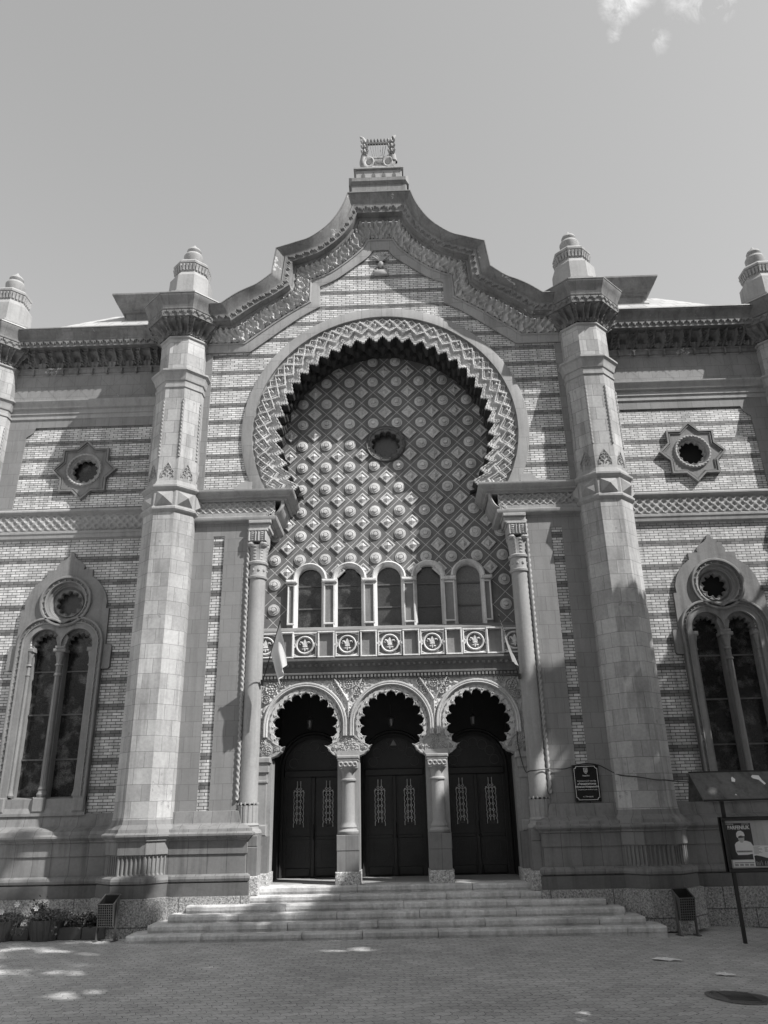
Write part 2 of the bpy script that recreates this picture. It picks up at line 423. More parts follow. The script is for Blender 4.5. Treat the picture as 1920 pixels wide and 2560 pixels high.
def f_lat(u, v):
    a = abs((v-.5)*2)
    d1 = tri(u)-a; x = gauss(d1, .16)
    d2 = (1-tri(u))-a; x = max(x, gauss(d2, .16))
    x = max(x, gauss(math.hypot((u-.5)*1.1, (v-.5)*.9), .12), gauss(math.hypot((min(u, 1-u))*1.1, (v-.5)*.9), .1))
    return .055*x
def f_scallop(u, v):
    e = .50+.22*cos(2*pi*u)+.10*cos(6*pi*u)
    return .032 if v > 1-e else -.012
def f_dent(u, v): return .05 if (u < .55) else -.01

B = thing('philharmonic_hall', 'ornate Moorish style concert hall facade of banded brick and carved stone with a curved gable', 'building')

# the wings stand one metre behind the central bay; they are drawn at 0.95 scale and placed by WT
WK = 20/19
def WT(s): return lambda p: (p[0]*s*WK, p[1]*WK+1.0, p[2]*WK-.117)
def gz(x): return GZ-.05*min(max(x-4.2, 0), 5)
# ------------------------------------------------------------------ outer walls
HC = 12.1   # horseshoe centre height
def gable_paths(sub=6):
    I = [(0, 18.30), (.26, 18.30), (.42, 18.05), (.75, 17.76), (1.24, 17.36), (1.55, 17.16), (1.90, 17.0), (1.90, 16.26), (2.35, 15.99), (2.8, 15.66), (3.35, 15.22), (3.9, 14.78), (5.3, 14.78)]
    O = [(0, 19.84), (.95, 19.84), (1.13, 19.32), (1.50, 18.70), (2.04, 18.22), (2.5, 18.03), (3.08, 17.84), (3.19, 16.93), (3.6, 16.58), (3.95, 16.40), (4.25, 16.22), (4.62, 15.93), (5.3, 15.93)]
    corner = {0, 1, 6, 7, 11, 12}
    def cat(L_, i, t):
        p1 = L_[i]; p2 = L_[i+1]
        p0 = L_[i-1] if (i > 0 and i not in corner) else p1
        p3 = L_[i+2] if (i+2 < len(L_) and (i+1) not in corner) else p2
        return tuple(.5*((2*b)+(-a+c)*t+(2*a-5*b+4*c-d)*t*t+(-a+3*b-3*c+d)*t**3) for a, b, c, d in zip(p0, p1, p2, p3))
    i_, o_ = [], []
    for i in range(len(I)-1):
        for k in range(sub):
            i_.append(cat(I, i, k/sub)); o_.append(cat(O, i, k/sub))
    i_.append(I[-1]); o_.append(O[-1])
    return i_, o_
GI, GO = gable_paths()
# central brick wall with the horseshoe notch
al = math.asin((HC-10.2)/3.9)
arcpts = [(3.9*cos(t), HC+3.9*sin(t)) for t in [-al+(pi+2*al)*i/72 for i in range(73)]]
top = [(i[0]*.75+o[0]*.25, i[1]*.75+o[1]*.25) for i, o in zip(GI, GO)]
poly = arcpts[::-1]+[(5.2, 10.2)]+[p for p in reversed(top[:-1]) ] if False else None
outer = [(5.2, 10.2), (5.2, 15.0)]+[p for p in reversed(top) if p[0] < 5.1]+[(-p[0], p[1]) for p in top[1:] if p[0] < 5.1]+[(-5.2, 15.0), (-5.2, 10.2)]
full = outer+arcpts[::-1]
mb = MB(); mb.prism(full, 0, .45)
mb.build('central_wall', 'brick_up', B)
# thin stone strips beside the towers and under the frieze
for s in (-1, 1):
    mb = MB()
    mb.box(*sorted((s*4.96, s*5.25)), -.03, .01, 10.28, 14.7, 0)
    mb.box(*sorted((s*3.7, s*5.0)), -.04, .01, 10.26, 10.42, 0)
    mb.build('wall_edging', 'ashlar_mid', B)
# pilaster walls below the string course
for s in (-1, 1):
    mb = MB()
    mb.T = (lambda p, s=s: (p[0]*s, p[1], p[2]))
    mb.prism([(3.66, 2.0), (5.2, 2.0), (5.2, 9.6), (3.66, 9.6)], 0, 1.3, holes=[[(4.31, 2.27), (4.60, 2.27), (4.60, 9.07), (4.31, 9.07)]], mat=0)
    mb.box(4.28, 4.63, .035, .05, 2.2, 9.1, 1)
    mb.build('pilaster_wall', ['ashlar_mid', 'brick_lo'], B)
# wings : star window wall over twin window wall
WX = 8.31
star_c = (8.31, 11.10)
def whole(): return [(-.80, 2.55), (-.80, 6.55), (-.55, 6.95), (-.52, 7.6), (0, 7.95), (.52, 7.6), (.55, 6.95), (.80, 6.55), (.80, 2.55)]
def wing(s):
    m = MB(); m.T = WT(s)
    m.prism([(5.5, 9.9), (11.2, 9.9), (11.2, 14.5), (5.5, 14.5)], 0, .45, holes=[circ(star_c[0], star_c[1], .47)], mat=0)
    o = m.build('side_wall', 'brick_up', B)
    m = MB(); m.T = WT(s)
    m.prism([(5.5, 2.0), (11.2, 2.0), (11.2, 9.4), (5.5, 9.4)], 0, .45, holes=[[(WX+a, b) for a, b in whole()]], mat=0)
    m.build('side_wall', 'brick_lo', B)
    # stone dressings of the upper wing: frieze panels, corner pieces
    m = MB(); m.T = WT(s)
    m.box(5.5, 11.2, -.04, .01, 12.46, 12.72, 0)
    m.box(5.5, 11.2, -.035, .01, 13.2, 14.2, 0)
    m.box(5.5, 6.2, -.04, .01, 9.95, 12.46, 0); 
    m.prism([(10.16, 9.95), (11.2, 9.95), (11.2, 12.46), (9.86, 12.46), (9.92, 12.3), (10.10, 12.16)], -.04, .01)
    m.build('wall_dressing', 'ashlar_mid', B)
    # incised saltires as thin grooves (dark fillets)
    m = MB(); m.T = WT(s)
    x = 6.55
    while x < 10.4:
        for (xa, za, xb, zb) in ((x, 13.27, x+.84, 14.15), (x, 14.15, x+.84, 13.27)):
            dx = .006
            m.add([(xa-dx, -.038, za), (xa+dx, -.038, za), (xb+dx, -.038, zb), (xb-dx, -.038, zb)], [(0, 1, 2, 3)])
        x += .92
    m.build('incised_line', 'cornice', B)
wing(1); wing(-1)

# string courses
imp = [(.0, 9.42), (.10, 9.46), (.12, 9.50), (.12, 9.56), (.06, 9.60), (.06, 9.68), (.02, 9.70), (.02, 10.02), (.07, 10.03), (.07, 10.08), (.13, 10.11), (.13, 10.15), (.20, 10.20), (.24, 10.26), (.24, 10.30), (.0, 10.33)]
imp_lo = [(.0, 9.42), (.12, 9.46), (.14, 9.50), (.14, 9.56), (.06, 9.60), (.06, 9.70), (0, 9.70)]
imp_hi = [(0, 10.02), (.07, 10.03), (.07, 10.08), (.15, 10.11), (.15, 10.15), (.22, 10.20), (.26, 10.26), (.26, 10.30), (.0, 10.34)]
wst_lo = [(0, 9.08), (.09, 9.12), (.10, 9.22), (.12, 9.24), (.12, 9.30), (.04, 9.34), (0, 9.34)]
wst_hi = [(0, 9.76), (.05, 9.77), (.05, 9.80), (.14, 9.86), (.14, 9.90), (.10, 9.94), (.0, 9.98)]
wmd = [(.04, 12.70), (.07, 12.72), (.07, 12.84), (.10, 12.86), (.10, 12.98), (.16, 13.02), (.20, 13.14), (.24, 13.20), (.24, 13.24), (.03, 13.28)]
for s in (-1, 1):
    m = MB(); m.T = (lambda p, s=s: (p[0]*s, p[1], p[2]))
    path = [(2.74, 1.2), (2.74, 0.0), (5.3, 0.0)]
    m.sweep(path, imp_hi, 0, outward=1)
    path2 = [(3.06, 1.2), (3.06, 0.0), (5.3, 0.0)]
    m.sweep(path2, imp_lo, 0, outward=1)
    # corbelled quadrant under the horseshoe foot
    P = []
    for i in range(11):
        t = pi/2*i/10; x = 3.03-.30*sin(t)-0; z = 9.62+.42*(1-cos(t))
        P.append([(x, .02, z), (x, -.06, z), (x+.05, -.10, z), (x+.09, -.06, z), (x+.09, .0, z)])
    m.grid(P)
    P = [[(3.03-.27*sin(pi/2*i/10), y, 9.62+.42*(1-cos(pi/2*i/10))) for y in (0, 1.2)] for i in range(11)]
    m.grid(P)
    m.box(2.76, 5.3, 0.012, 1.2, 10.03, 10.30)
    m.box(3.03, 3.7, 0.012, 1.2, 9.44, 10.03)
    m.build('impost_moulding', 'stone', B, smooth=True)
    m = MB(); m.T = (lambda p, s=s: (p[0]*s, p[1], p[2]))
    m.strip((2.98, 0), (5.2, 0), 9.70, 10.02, f_lat, .36, 14, 12, .02, .02)
    # scroll where the bracket meets the lower fillet
    P = []
    for i in range(40):
        t = i/39*4*pi; r = .10*(1-i/48); P.append((3.10+r*cos(t+2), -.10-.02*i/39, 9.60+r*sin(t+2)))
    m.tube(P, .022, 6)
    m.build('impost_frieze', 'relief', B, smooth=True, ang=60)
    m = MB(); m.T = WT(s)
    m.sweep([(5.6, 0), (11.2, 0)], wst_lo); m.sweep([(5.6, 0), (11.2, 0)], wst_hi); m.sweep([(5.6, 0), (11.2, 0)], wmd)
    m.build('string_moulding', 'stone', B, smooth=True)
    m = MB(); m.T = WT(s)
    m.strip((5.6, 0), (11.2, 0), 9.34, 9.77, f_lat, .42, 14, 12, .03, .03)
    m.build('string_frieze', 'relief', B, smooth=True, ang=60)

# base courses
def base_path(m, path, mats=(0, 1, 2)):
    m.sweep(path, [(.50, GZ-.05), (.50, .53), (.46, .53)], mats[0])
    m.sweep(path, [(.46, .53), (.46, .79), (.40, .80)], mats[2])
    m.sweep(path, [(.40, .80), (.46, .83), (.475, .88), (.46, .93), (.40, .97), (.36, .97), (.36, .985)], mats[1])
    m.sweep(path, [(.355, .985), (.345, 1.375), (.375, 1.38), (.375, 1.65)], mats[1])
    m.sweep(path, [(.375, 1.65), (.42, 1.67), (.42, 1.70), (.50, 1.76), (.50, 1.80), (.44, 1.84), (.42, 1.90), (.30, 1.96), (.17, 2.0)], mats[1])
    m.sweep(path, [(.17, 2.0), (.15, 2.02), (.09, 2.27), (0.0, 2.28)], mats[1])
for s in (-1, 1):
    m = MB(); m.T = WT(s); base_path(m, [(5.7, 0), (11.2, 0)])
    m.build('wall_base', ['granite', 'base', 'base_dk'], B, smooth=True, ang=30)
    m = MB(); m.T = (lambda p, s=s: (p[0]*s, p[1], p[2])); base_path(m, [(3.68, .3), (3.68, 0), (5.3, 0)])
    m.build('wall_base', ['granite', 'base', 'base_dk'], B, smooth=True, ang=30)

# ------------------------------------------------------------------ towers
def tower(x, dz, dr):
    """dz lowers the crown, dr lowers the ring; x is the axis"""
    m = MB()
    m.oct([(.93, GZ-.05), (.93, .53), (.86, .54)], x, 0, 1)
    m.oct([(.86, .53), (.86, .80), (.82, .81)], x, 0, 2)
    root = None
    m.oct([(.82, .80), (.875, .83), (.885, .88), (.87, .93), (.80, .97), (.73, .975)], x, 0, 3)
    m.oct([(.74, 1.39), (.76, 1.40), (.76, 1.66), (.80, 1.68), (.80, 1.71), (.865, 1.77), (.865, 1.81), (.81, 1.85), (.79, 1.92), (.70, 2.02), (.675, 2.12)], x, 0, 3)
    # fluted zone
    def fl(t, j):
        k = 6; u = (t*k) % 1; e = .0 if (j in (0, 3)) else 1
        return -.035*e*(1 if .22 < u < .78 and .06 < t < .94 else 0)
    m.oct([(.725, .97), (.725, 1.02), (.725, 1.32), (.725, 1.39)], x, 0, 3, nsub=48, disp=fl)
    m.oct([(.675, 2.12), (.66, 2.3), (.66, 9.55)], x, 0, 0)
    m.oct([(.66, 9.55), (.70, 9.58), (.735, 9.63), (.735, 9.68), (.70, 9.72), (.69, 9.72)], x, 0, 4)
    m.oct([(.69, 9.72), (.69, 10.16)], x, 0, 4)
    m.oct([(.69, 10.16), (.73, 10.19), (.765, 10.24), (.765, 10.29), (.70, 10.33), (.66, 10.42), (.645, 10.46)], x, 0, 4)
    rb = 13.25+dr
    m.oct([(.645, 10.46), (.645, rb)], x, 0, 0)
    m.oct([(.645, rb), (.675, rb+.03), (.675, rb+.09), (.65, rb+.11), (.66, rb+.22), (.69, rb+.24), (.71, rb+.30), (.71, rb+.33), (.76, rb+.46), (.81, rb+.50), (.81, rb+.55), (.64, rb+.60)], x, 0, 4)
    cb = 14.9+dz
    m.oct([(.625, rb+.60), (.625, cb-.03)], x, 0, 0)
    m.oct([(.625, cb-.03), (.67, cb), (.67, cb+.05), (.64, cb+.07)], x, 0, 4)
    t = m.build('octagonal_tower', ['ashlar', 'granite', 'base_dk', 'base', 'stone'], B, smooth=True, ang=22)
    # pyramids on the lozenge band, ropes at the arrises, palmettes
    m = MB()
    for k in range(8):
        a = -pi/2+k*pi/4; nx, ny = cos(a), sin(a); tx, ty = -ny, nx
        if ny > .3: continue
        def P(u, o, z): return (x+nx*(.69+o)+tx*u, ny*(.69+o)+ty*u, z)
        w = .215
        m.add([P(-w, .004, 9.75), P(w, .004, 9.75), P(w, .004, 10.13), P(-w, .004, 10.13), P(-w+.03, .03, 9.78), P(w-.03, .03, 9.78), P(w-.03, .03, 10.10), P(-w+.03, .03, 10.10), P(0, .16, 9.94)],
              [(0, 1, 5, 4), (1, 2, 6, 5), (2, 3, 7, 6), (3, 0, 4, 7), (4, 5, 8), (5, 6, 8), (6, 7, 8), (7, 4, 8)])
    m.build('lozenge_boss', 'stone', t)
    m = MB()
    for k in range(8):
        a = -pi/2+pi/8+k*pi/4; R = .645/cos(pi/8)
        if sin(a) > .5: continue
        px, py = x+(R-.005)*cos(a), (R-.005)*sin(a)
        m.rope((px, py, 11.15), (px, py, rb-.35), .032, pitch=.11, n=8, amp=.3)
        a2 = -pi/2+k*pi/4; nx, ny = cos(a2), sin(a2); tx, ty = -ny, nx
        if ny > .3: continue
        def Q(u, o, z): return (x+nx*(.645+o)+tx*u, ny*(.645+o)+ty*u, z)
        for s in (-1, 1):   # palmette scrolls
            for (r0, zc, uc) in ((.06, 10.62, .085), (.045, 10.74, .06), (.03, 10.84, .03)):
                m.tube([Q(s*(uc+r0*cos(q)), .012, zc+r0*sin(q)) for q in [i*.55-1.2 for i in range(10)]], .011, 5)
            m.tube([Q(s*.17, .01, 10.56), Q(s*.16, .012, 10.68), Q(s*.09, .014, 10.84), Q(0, .016, 10.98)], .013, 5)
    m.build('rope_strip', 'stone', t, smooth=True, ang=60)
    # crown: leaf capital, scallops, cyma and lip
    m = MB()
    prof = []
    for j in range(11):
        v = j/10; prof.append((.65+.27*v**1.6, cb+.07+.42*v))
    m.oct(prof, x, 0, 0, nsub=28, disp=lambda tt, j: .8*f_leaf((tt*2) % 1, j/10))
    m.build('tower_capital', 'relief_dk', t, smooth=True, ang=60)
    m = MB(); cz = cb+.50
    m.oct([(.93, cz-.02), (.96, cz), (.99, cz), (1.0, cz+.02), (1.0, cz+.2)], x, 0, 0)
    m.oct([(1.0, cz+.2), (1.04, cz+.21), (1.05, cz+.25), (1.03, cz+.27), (1.06, cz+.38), (1.11, cz+.50), (1.17, cz+.60), (1.175, cz+.66)], x, 0, 0)
    m.oct([(1.175, cz+.66), (1.19, cz+.66), (1.19, cz+.69), (1.0, cz+.80), (.78, cz+.98), (.72, cz+1.02)], x, 0, 1)
    m.oct([(1.0, cz+.0+.18*j/4) for j in range(5)], x, 0, 0, nsub=48, disp=lambda tt, j: .02+f_scallop((tt*4) % 1, j/4)*.8)
    m.build('tower_cornice', ['cornice', 'flash'], t, smooth=True, ang=30)
    # finial
    m = MB(); z = cz+.72+.25
    m.oct([(.80, z), (.80, z+.05), (.66, z+.13), (.63, z+.15), (.63, z+.21), (.60, z+.22), (.58, z+.80), (.49, z+.93), (.455, z+.99)], x, 0, 0)
    m.oct([(.455, z+.99+.03*j) for j in range(10)], x, 0, 1, nsub=24, disp=lambda tt, j: .05*(j/9)**2+.04*(1 if ((tt*4) % 1) < .6 else 0)*(.15 < j/9 < .95))
    m.oct([(.47, z+1.26), (.52, z+1.29), (.53, z+1.35), (.49, z+1.40), (.44, z+1.46), (.26, z+1.56)], x, 0, 1)
    m.lathe([(.22, z+1.52), (.25, z+1.62), (.29, z+1.74), (.30, z+1.84), (.25, z+1.93), (.17, z+1.97), (.20, z+2.01), (.22, z+2.07), (.19, z+2.14), (.12, z+2.20), (.06, z+2.27), (.0, z+2.36)], x, 0, 20, 1)
    m.build('finial', ['stone', 'stone'], t, smooth=True, ang=30)
    return t
tw = tower(5.78, 0, 0); tw2 = clone(tw, B, sx=-1)
to = clone(tw, B, loc=(11.83-5.78, 1.0, 0)); to2 = clone(tw, B, sx=-1, loc=(-(11.83-5.78), 1.0, 0))

# ------------------------------------------------------------------ wing and gable cornices
for s in (-1, 1):
    path = [(5.6, 0), (11.2, 0)]
    m = MB(); m.T = WT(s)
    m.sweep(path, [(.03, 14.18), (.07, 14.20), (.07, 14.30), (.11, 14.33), (.11, 14.37), (.09, 14.38)])
    m.sweep(path, [(.28, 14.80), (.31, 14.82), (.31, 14.85), (.50, 14.86), (.52, 14.80), (.55, 14.80), (.55, 14.98)])
    m.sweep(path, [(.55, 14.98), (.60, 14.99), (.61, 15.03), (.58, 15.05), (.61, 15.12), (.68, 15.20), (.735, 15.24), (.735, 15.28)])
    m.sweep(path, [(.735, 15.28), (.76, 15.28), (.76, 15.31), (.55, 15.42), (.2, 15.52), (-.6, 15.60)], 1)
    m.strip((5.6, 0), (11.2, 0), 14.79, 14.98, f_scallop, .19, 10, 8, .57, .57)
    # pendant drops on the bead band
    x = 6.3
    while x < 10.5: m.bev(x-.025, x+.025, -.13, -.05, 14.15, 14.33, .012); x += .43
    m.build('wing_cornice', ['cornice', 'flash'], B, smooth=True, ang=30)
    m = MB(); m.T = WT(s)
    m.strip((5.6, 0), (11.2, 0), 14.37, 14.80, f_leaf, .52, 26, 16, .09, .26)
    m.build('wing_frieze', 'relief_dk', B, smooth=True, ang=60)

# resample gable paths by arc length for the carved zone
def resample(A, Bp, step):
    outA, outB, acc = [], [], []
    tot = 0
    for i in range(len(A)-1):
        am = ((A[i][0]+Bp[i][0])/2, (A[i][1]+Bp[i][1])/2); bm_ = ((A[i+1][0]+Bp[i+1][0])/2, (A[i+1][1]+Bp[i+1][1])/2)
        d = math.hypot(bm_[0]-am[0], bm_[1]-am[1]); n = max(1, round(d/step))
        for k in range(n):
            t = k/n
            outA.append((A[i][0]*(1-t)+A[i+1][0]*t, A[i][1]*(1-t)+A[i+1][1]*t)); outB.append((Bp[i][0]*(1-t)+Bp[i+1][0]*t, Bp[i][1]*(1-t)+Bp[i+1][1]*t)); acc.append(tot+d*t)
        tot += d
    outA.append(A[-1]); outB.append(Bp[-1]); acc.append(tot)
    return outA, outB, acc
RA, RB, RC = resample(GI, GO, .022)
def gl(prof, A, Bp, acc=None, fn=None, per=1.):
    P = []
    for i in range(len(A)):
        row = []
        for j, (sv, y) in enumerate(prof):
            d = fn((acc[i]/per) % 1, j/(len(prof)-1)) if fn else 0
            row.append((A[i][0]+(Bp[i][0]-A[i][0])*sv, y-d, A[i][1]+(Bp[i][1]-A[i][1])*sv))
        P.append(row)
    return P
for s in (-1, 1):
    m = MB(); m.T = (lambda p, s=s: (p[0]*s, p[1], p[2]))
    m.grid(gl([(-.04, .0), (-.04, -.06), (.0, -.075), (.16, -.09), (.17, -.12), (.20, -.13), (.22, -.10)], GI, GO), 0)
    m.grid(gl([(.53, -.30), (.55, -.34), (.58, -.36), (.60, -.36), (.62, -.56), (.635, -.56)], GI, GO), 1)
    m.grid(gl([(.76, -.60), (.77, -.63), (.79, -.64), (.80, -.61), (.86, -.65), (.93, -.72), (.985, -.77), (1.0, -.77)], GI, GO), 1)
    m.grid(gl([(1.0, -.77), (1.0, -.79), (1.02, -.79), (1.035, -.70), (1.06, -.2), (1.06, .6)], GI, GO), 2)
    m.grid(gl([(.62+.15*k/6, -.575-.02*k/6) for k in range(7)], RA, RB, RC, lambda u, v: f_scallop(u, v), .22), 1)
    m.build('gable_cornice', ['stone_j', 'cornice', 'flash'], B, smooth=True, ang=30)
    m = MB(); m.T = (lambda p, s=s: (p[0]*s, p[1], p[2]))
    m.grid(gl([(.22+.31*k/16, -.10-.19*(k/16)**1.3) for k in range(17)], RA, RB, RC, f_acan, .50), 0)
    m.build('gable_frieze', 'relief_lt', B, smooth=True, ang=60)
    # solid gable behind the cornice
    m = MB(); m.T = (lambda p, s=s: (p[0]*s, p[1], p[2]))
    pl = [(i[0]*.1+o[0]*.9, i[1]*.1+o[1]*.9) for i, o in zip(GI, GO)]
    m.prism([(0, 16.2)]+pl+[(5.3, 14.0), (4.3, 14.0), (3.0, 15.1), (1.5, 15.95)], .46, .75)
    m.build('gable_core', 'cornice', B)
# palmette at the gable head
m = MB()
for k in range(-3, 4):
    a = pi/2+k*.32; m.tube([(0+.03*k, -.05, 17.72), (.16*cos(a), -.09, 17.80+.16*sin(a)), (.27*cos(a)*(1.15 if abs(k) == 3 else 1), -.07, 17.86+.27*sin(a))], [.018, .035, .014], 6)
m.lathe([(0, 17.55), (.06, 17.6), (.1, 17.7), (.05, 17.78), (0, 17.8)], 0, -.06, 12)
for s in (-1, 1):
    m.tube([(s*.16*cos(t)*(1-.07*t), -.06, 17.52+.14*sin(t)) for t in [i*.5 for i in range(9)]], .03, 6)
m.bev(-.22, .22, -.09, .01, 17.30, 17.52, .04)
m.build('gable_palmette', 'relief', B, smooth=True, ang=60)
# pedestal and lyre on top
m = MB()
m.bev(-.86, .86, -.62, .3, 19.82, 20.30, .03); m.bev(-.93, .93, -.70, .35, 20.27, 20.60, .10)
m.build('gable_pedestal', 'cornice', B)
m = MB()
m.bev(-.72, .72, -.55, .3, 20.58, 20.95, .02); m.box(-.78, .78, -.62, .35, 20.95, 21.0, 0)
m.build('lyre_plinth', 'stone', B)
m = MB()
for k in range(4):
    x = -.48+.32*k; m.prism([(x-.06, 20.66), (x+.06, 20.66), (x+.055, 20.75), (x, 20.86), (x-.055, 20.75)], -.556, -.552)
m.build('plinth_niche', 'base_dk', B)
LYT = lambda p: (p[0]*.82, p[1], 21.0+(p[2]-21.0)*1.14)
ly = MB(); ly.T = LYT; y0 = -.38
for s in (-1, 1):   # curved horn arms on drum feet
    pts = [(s*.14, 21.10), (s*.35, 21.06), (s*.54, 21.16), (s*.60, 21.36), (s*.56, 21.58), (s*.50, 21.80), (s*.49, 21.98), (s*.52, 22.12), (s*.60, 22.25), (s*.70, 22.34)]
    ly.tube([(a, y0, b) for a, b in pts], [.12, .13, .15, .14, .12, .10, .10, .09, .07, .03], 10)
    P = [[(s*.36+r*cos(t), y, 21.30+r*sin(t)) for r, y in ((.10, y0-.10), (.17, y0-.13), (.22, y0-.10), (.24, y0))] for t in [2*pi*i/20 for i in range(20)]]
    ly.grid(P, 0, cu=True)
    for z in (21.60, 21.78, 21.96):   # acanthus collars
        for q in (-1, 0, 1):
            ly.tube([(s*.52+q*.07, y0-.10, z), (s*.52+q*.12, y0-.17, z+.07), (s*.52+q*.11, y0-.16, z+.13)], [.05, .045, .015], 6)
ly.prism([(-.60, 21.0), (.60, 21.0), (.66, 21.28), (.58, 21.6), (.36, 21.56), (.28, 21.45), (-.28, 21.45), (-.36, 21.56), (-.58, 21.6), (-.66, 21.28)], y0-.09, y0+.1)
ly.bev(-.30, .30, y0-.14, y0+.1, 20.99, 21.14, .04); ly.bev(-.26, .26, y0-.10, y0+.1, 21.40, 21.52, .03)
lyre = ly.build('lyre', 'ashlar', B, smooth=True, ang=50)
m = MB(); m.T = LYT
m.box(-.46, .46, y0-.05, y0+.02, 22.02, 22.08)
for k in range(7):
    m.lathe([(0, 22.08), (.035, 22.10), (.05, 22.15), (.035, 22.2), (0, 22.22)], -.39+.13*k, y0-.02, 10)
    m.tube([(-.33+.11*k, y0-.04, 22.03), (-.20+.067*k, y0-.04, 21.52), (-.14+.047*k, y0-.13, 21.22)], .010, 5)
m.box(-.27, .27, y0-.04, y0-.02, 21.48, 21.53)
m.build('lyre_strings', 'iron', lyre)
m = MB(); m.T = LYT
for s in (-1, 1): m.prism(circ(s*.36, 21.30, .10, 20), y0-.115, y0-.10)
m.box(-.22, .22, y0-.02, y0+.0, 21.14, 21.50)
m.build('lyre_roundel', 'base_dk', lyre)

# ------------------------------------------------------------------ horseshoe arch
a_bot = 10.32
def ang0(r): return math.asin((HC-a_bot)/r)
def harc(m, prof, n, mat=0):
    P = []
    for i in range(n+1):
        row = []
        for r, y in prof:
            a = ang0(r); t = -a+(pi+2*a)*i/n
            row.append((r*cos(t), y, HC+r*sin(t)))
        P.append(row)
    m.grid(P, mat)
m = MB()
harc(m, [(4.0, .01), (4.0, -.05), (3.98, -.06), (3.70, -.07), (3.70, .03), (3.66, .03)], 120)
for s in (-1, 1):
    m.prism([(s*3.62, 10.31), (s*4.10, 10.31), (s*4.12, 10.42), (s*4.02, 10.50), (s*3.93, 10.60), (s*3.62, 10.60)], -.065, .0)
m.build('arch_band', 'stone_j', B, smooth=True, ang=30)
NP = 34; RU = 24; RQ = 52
def cusp(p, k=0):
    """inner edge radius: chevron with small lobes"""
    c = tri(p+.5*k)
    return 2.88+.20*c-.04*abs(sin(3*pi*c))
def band(d, w):
    a = 1-(abs(d)-w)/.012
    return 0 if a < 0 else (1 if a > 1 else a)
def orn(p, r):
    c = tri(p); h = 0
    d = r-cusp(p)
    h = max(h, band(d-.035, .028), .8*band(d-.105, .022))
    mid = 3.20+.17*c; h = max(h, band(r-mid, .030), .75*band(r-mid-.075, .020))
    up = 3.60-.22*c; h = max(h, band(r-up, .030), .75*band(r-up-.07, .018) if r < 3.62 else 0)
    low = 3.66-.20*(1-c); h = max(h, .8*band(r-low, .018))
    dx = (min(p, 1-p))*.56; rr = math.hypot(dx, r-3.15); h = max(h, .9*band(rr-.045, .016))
    dx = (p-.5)*.56; rr = abs(dx)+abs(r-3.45); h = max(h, min(1.0, max(0, 1.15-rr/.09)))
    dx = (min(p, 1-p))*.6; rr = abs(dx)+abs(r-3.57); h = max(h, max(0, 1.0-rr/.06))
    return h
m = MB(); P = []
for i in range(NP*RU+1):
    p = (i % RU)/RU; row = []
    for q in range(RQ+1):
        e = cusp(p); r = e+(3.69-e)*q/RQ; a = ang0(r); t = -a+(pi+2*a)*i/(NP*RU)
        wv = noise.noise(Vector((r*6, t*9, 1)))
        row.append((r*cos(t), .045-.085*orn(p, r)*(1+.25*wv)-.012*wv, HC+r*sin(t)))
    P.append(row)
m.grid(P)
m.build('arch_tracery', 'relief_lt', B, smooth=True, ang=40)
m = MB()   # stepped, cusped reveal
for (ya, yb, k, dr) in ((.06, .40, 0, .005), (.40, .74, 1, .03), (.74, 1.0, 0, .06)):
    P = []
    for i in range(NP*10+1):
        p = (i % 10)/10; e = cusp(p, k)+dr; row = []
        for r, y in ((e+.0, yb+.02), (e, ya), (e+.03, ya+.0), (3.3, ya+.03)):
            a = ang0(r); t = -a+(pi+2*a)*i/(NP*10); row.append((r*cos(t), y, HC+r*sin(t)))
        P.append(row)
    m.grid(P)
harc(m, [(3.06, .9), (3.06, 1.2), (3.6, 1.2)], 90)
m.build('arch_reveal', 'soot_shade', B, smooth=True, ang=40)

# ------------------------------------------------------------------ lattice screen wall with oculus and five windows
LY = 1.2; OC = (0.0, 12.23)
def archhole(cx, hw, z0, zs, n=16): return [(cx-hw, z0)]+[(cx+hw*cos(t), zs+hw*sin(t)) for t in [pi-pi*i/n for i in range(n+1)]]+[(cx+hw, z0)]
wcx = [-2.17, -1.085, 0, 1.085, 2.17]; WZ0, WZS, WR = 6.83, 8.15, .325
lp = [(-3.6, 6.3), (3.6, 6.3), (3.6, 9.5), (3.3, 10.3)]+[(3.3*cos(t), HC+3.3*sin(t)) for t in [-.5+(pi+1)*i/60 for i in range(61)]]+[(-3.3, 10.3), (-3.6, 9.5)]
m = MB(); m.prism(lp, LY, LY+.2, holes=[circ(OC[0], OC[1], .50, 40)]+[archhole(c, WR+.005, WZ0-.1, WZS) for c in wcx])
lat = m.build('lattice_wall', 'lattice', B)
m = MB()
def disc(m, x, z):
    rq = random.Random(int(x*97+z*31)); x += rq.uniform(-.008, .008); z += rq.uniform(-.008, .008)
    P = []
    for k in range(20):
        t = 2*pi*k/20; P.append([(x+r*cos(t), LY-y, z+r*sin(t)) for r, y in ((.160, 0), (.160, .02), (.152, .026), (.118, .026), (.113, .048), (.105, .052), (.088, .052), (.083, .036), (.062, .036), (.058, .082), (.048, .09), (0, .092))])
    m.grid(P, 0, cu=True)
def dia(m, x, z):
    P = []
    for k in range(4):
        t = pi/2*k; P.append([(x+r*cos(t), LY-y, z+r*sin(t)) for r, y in ((.208, 0), (.208, .04), (.19, .048), (.155, .048), (.15, .028), (.115, .028), (.0, .10))])
    m.grid(P, 0, cu=True)
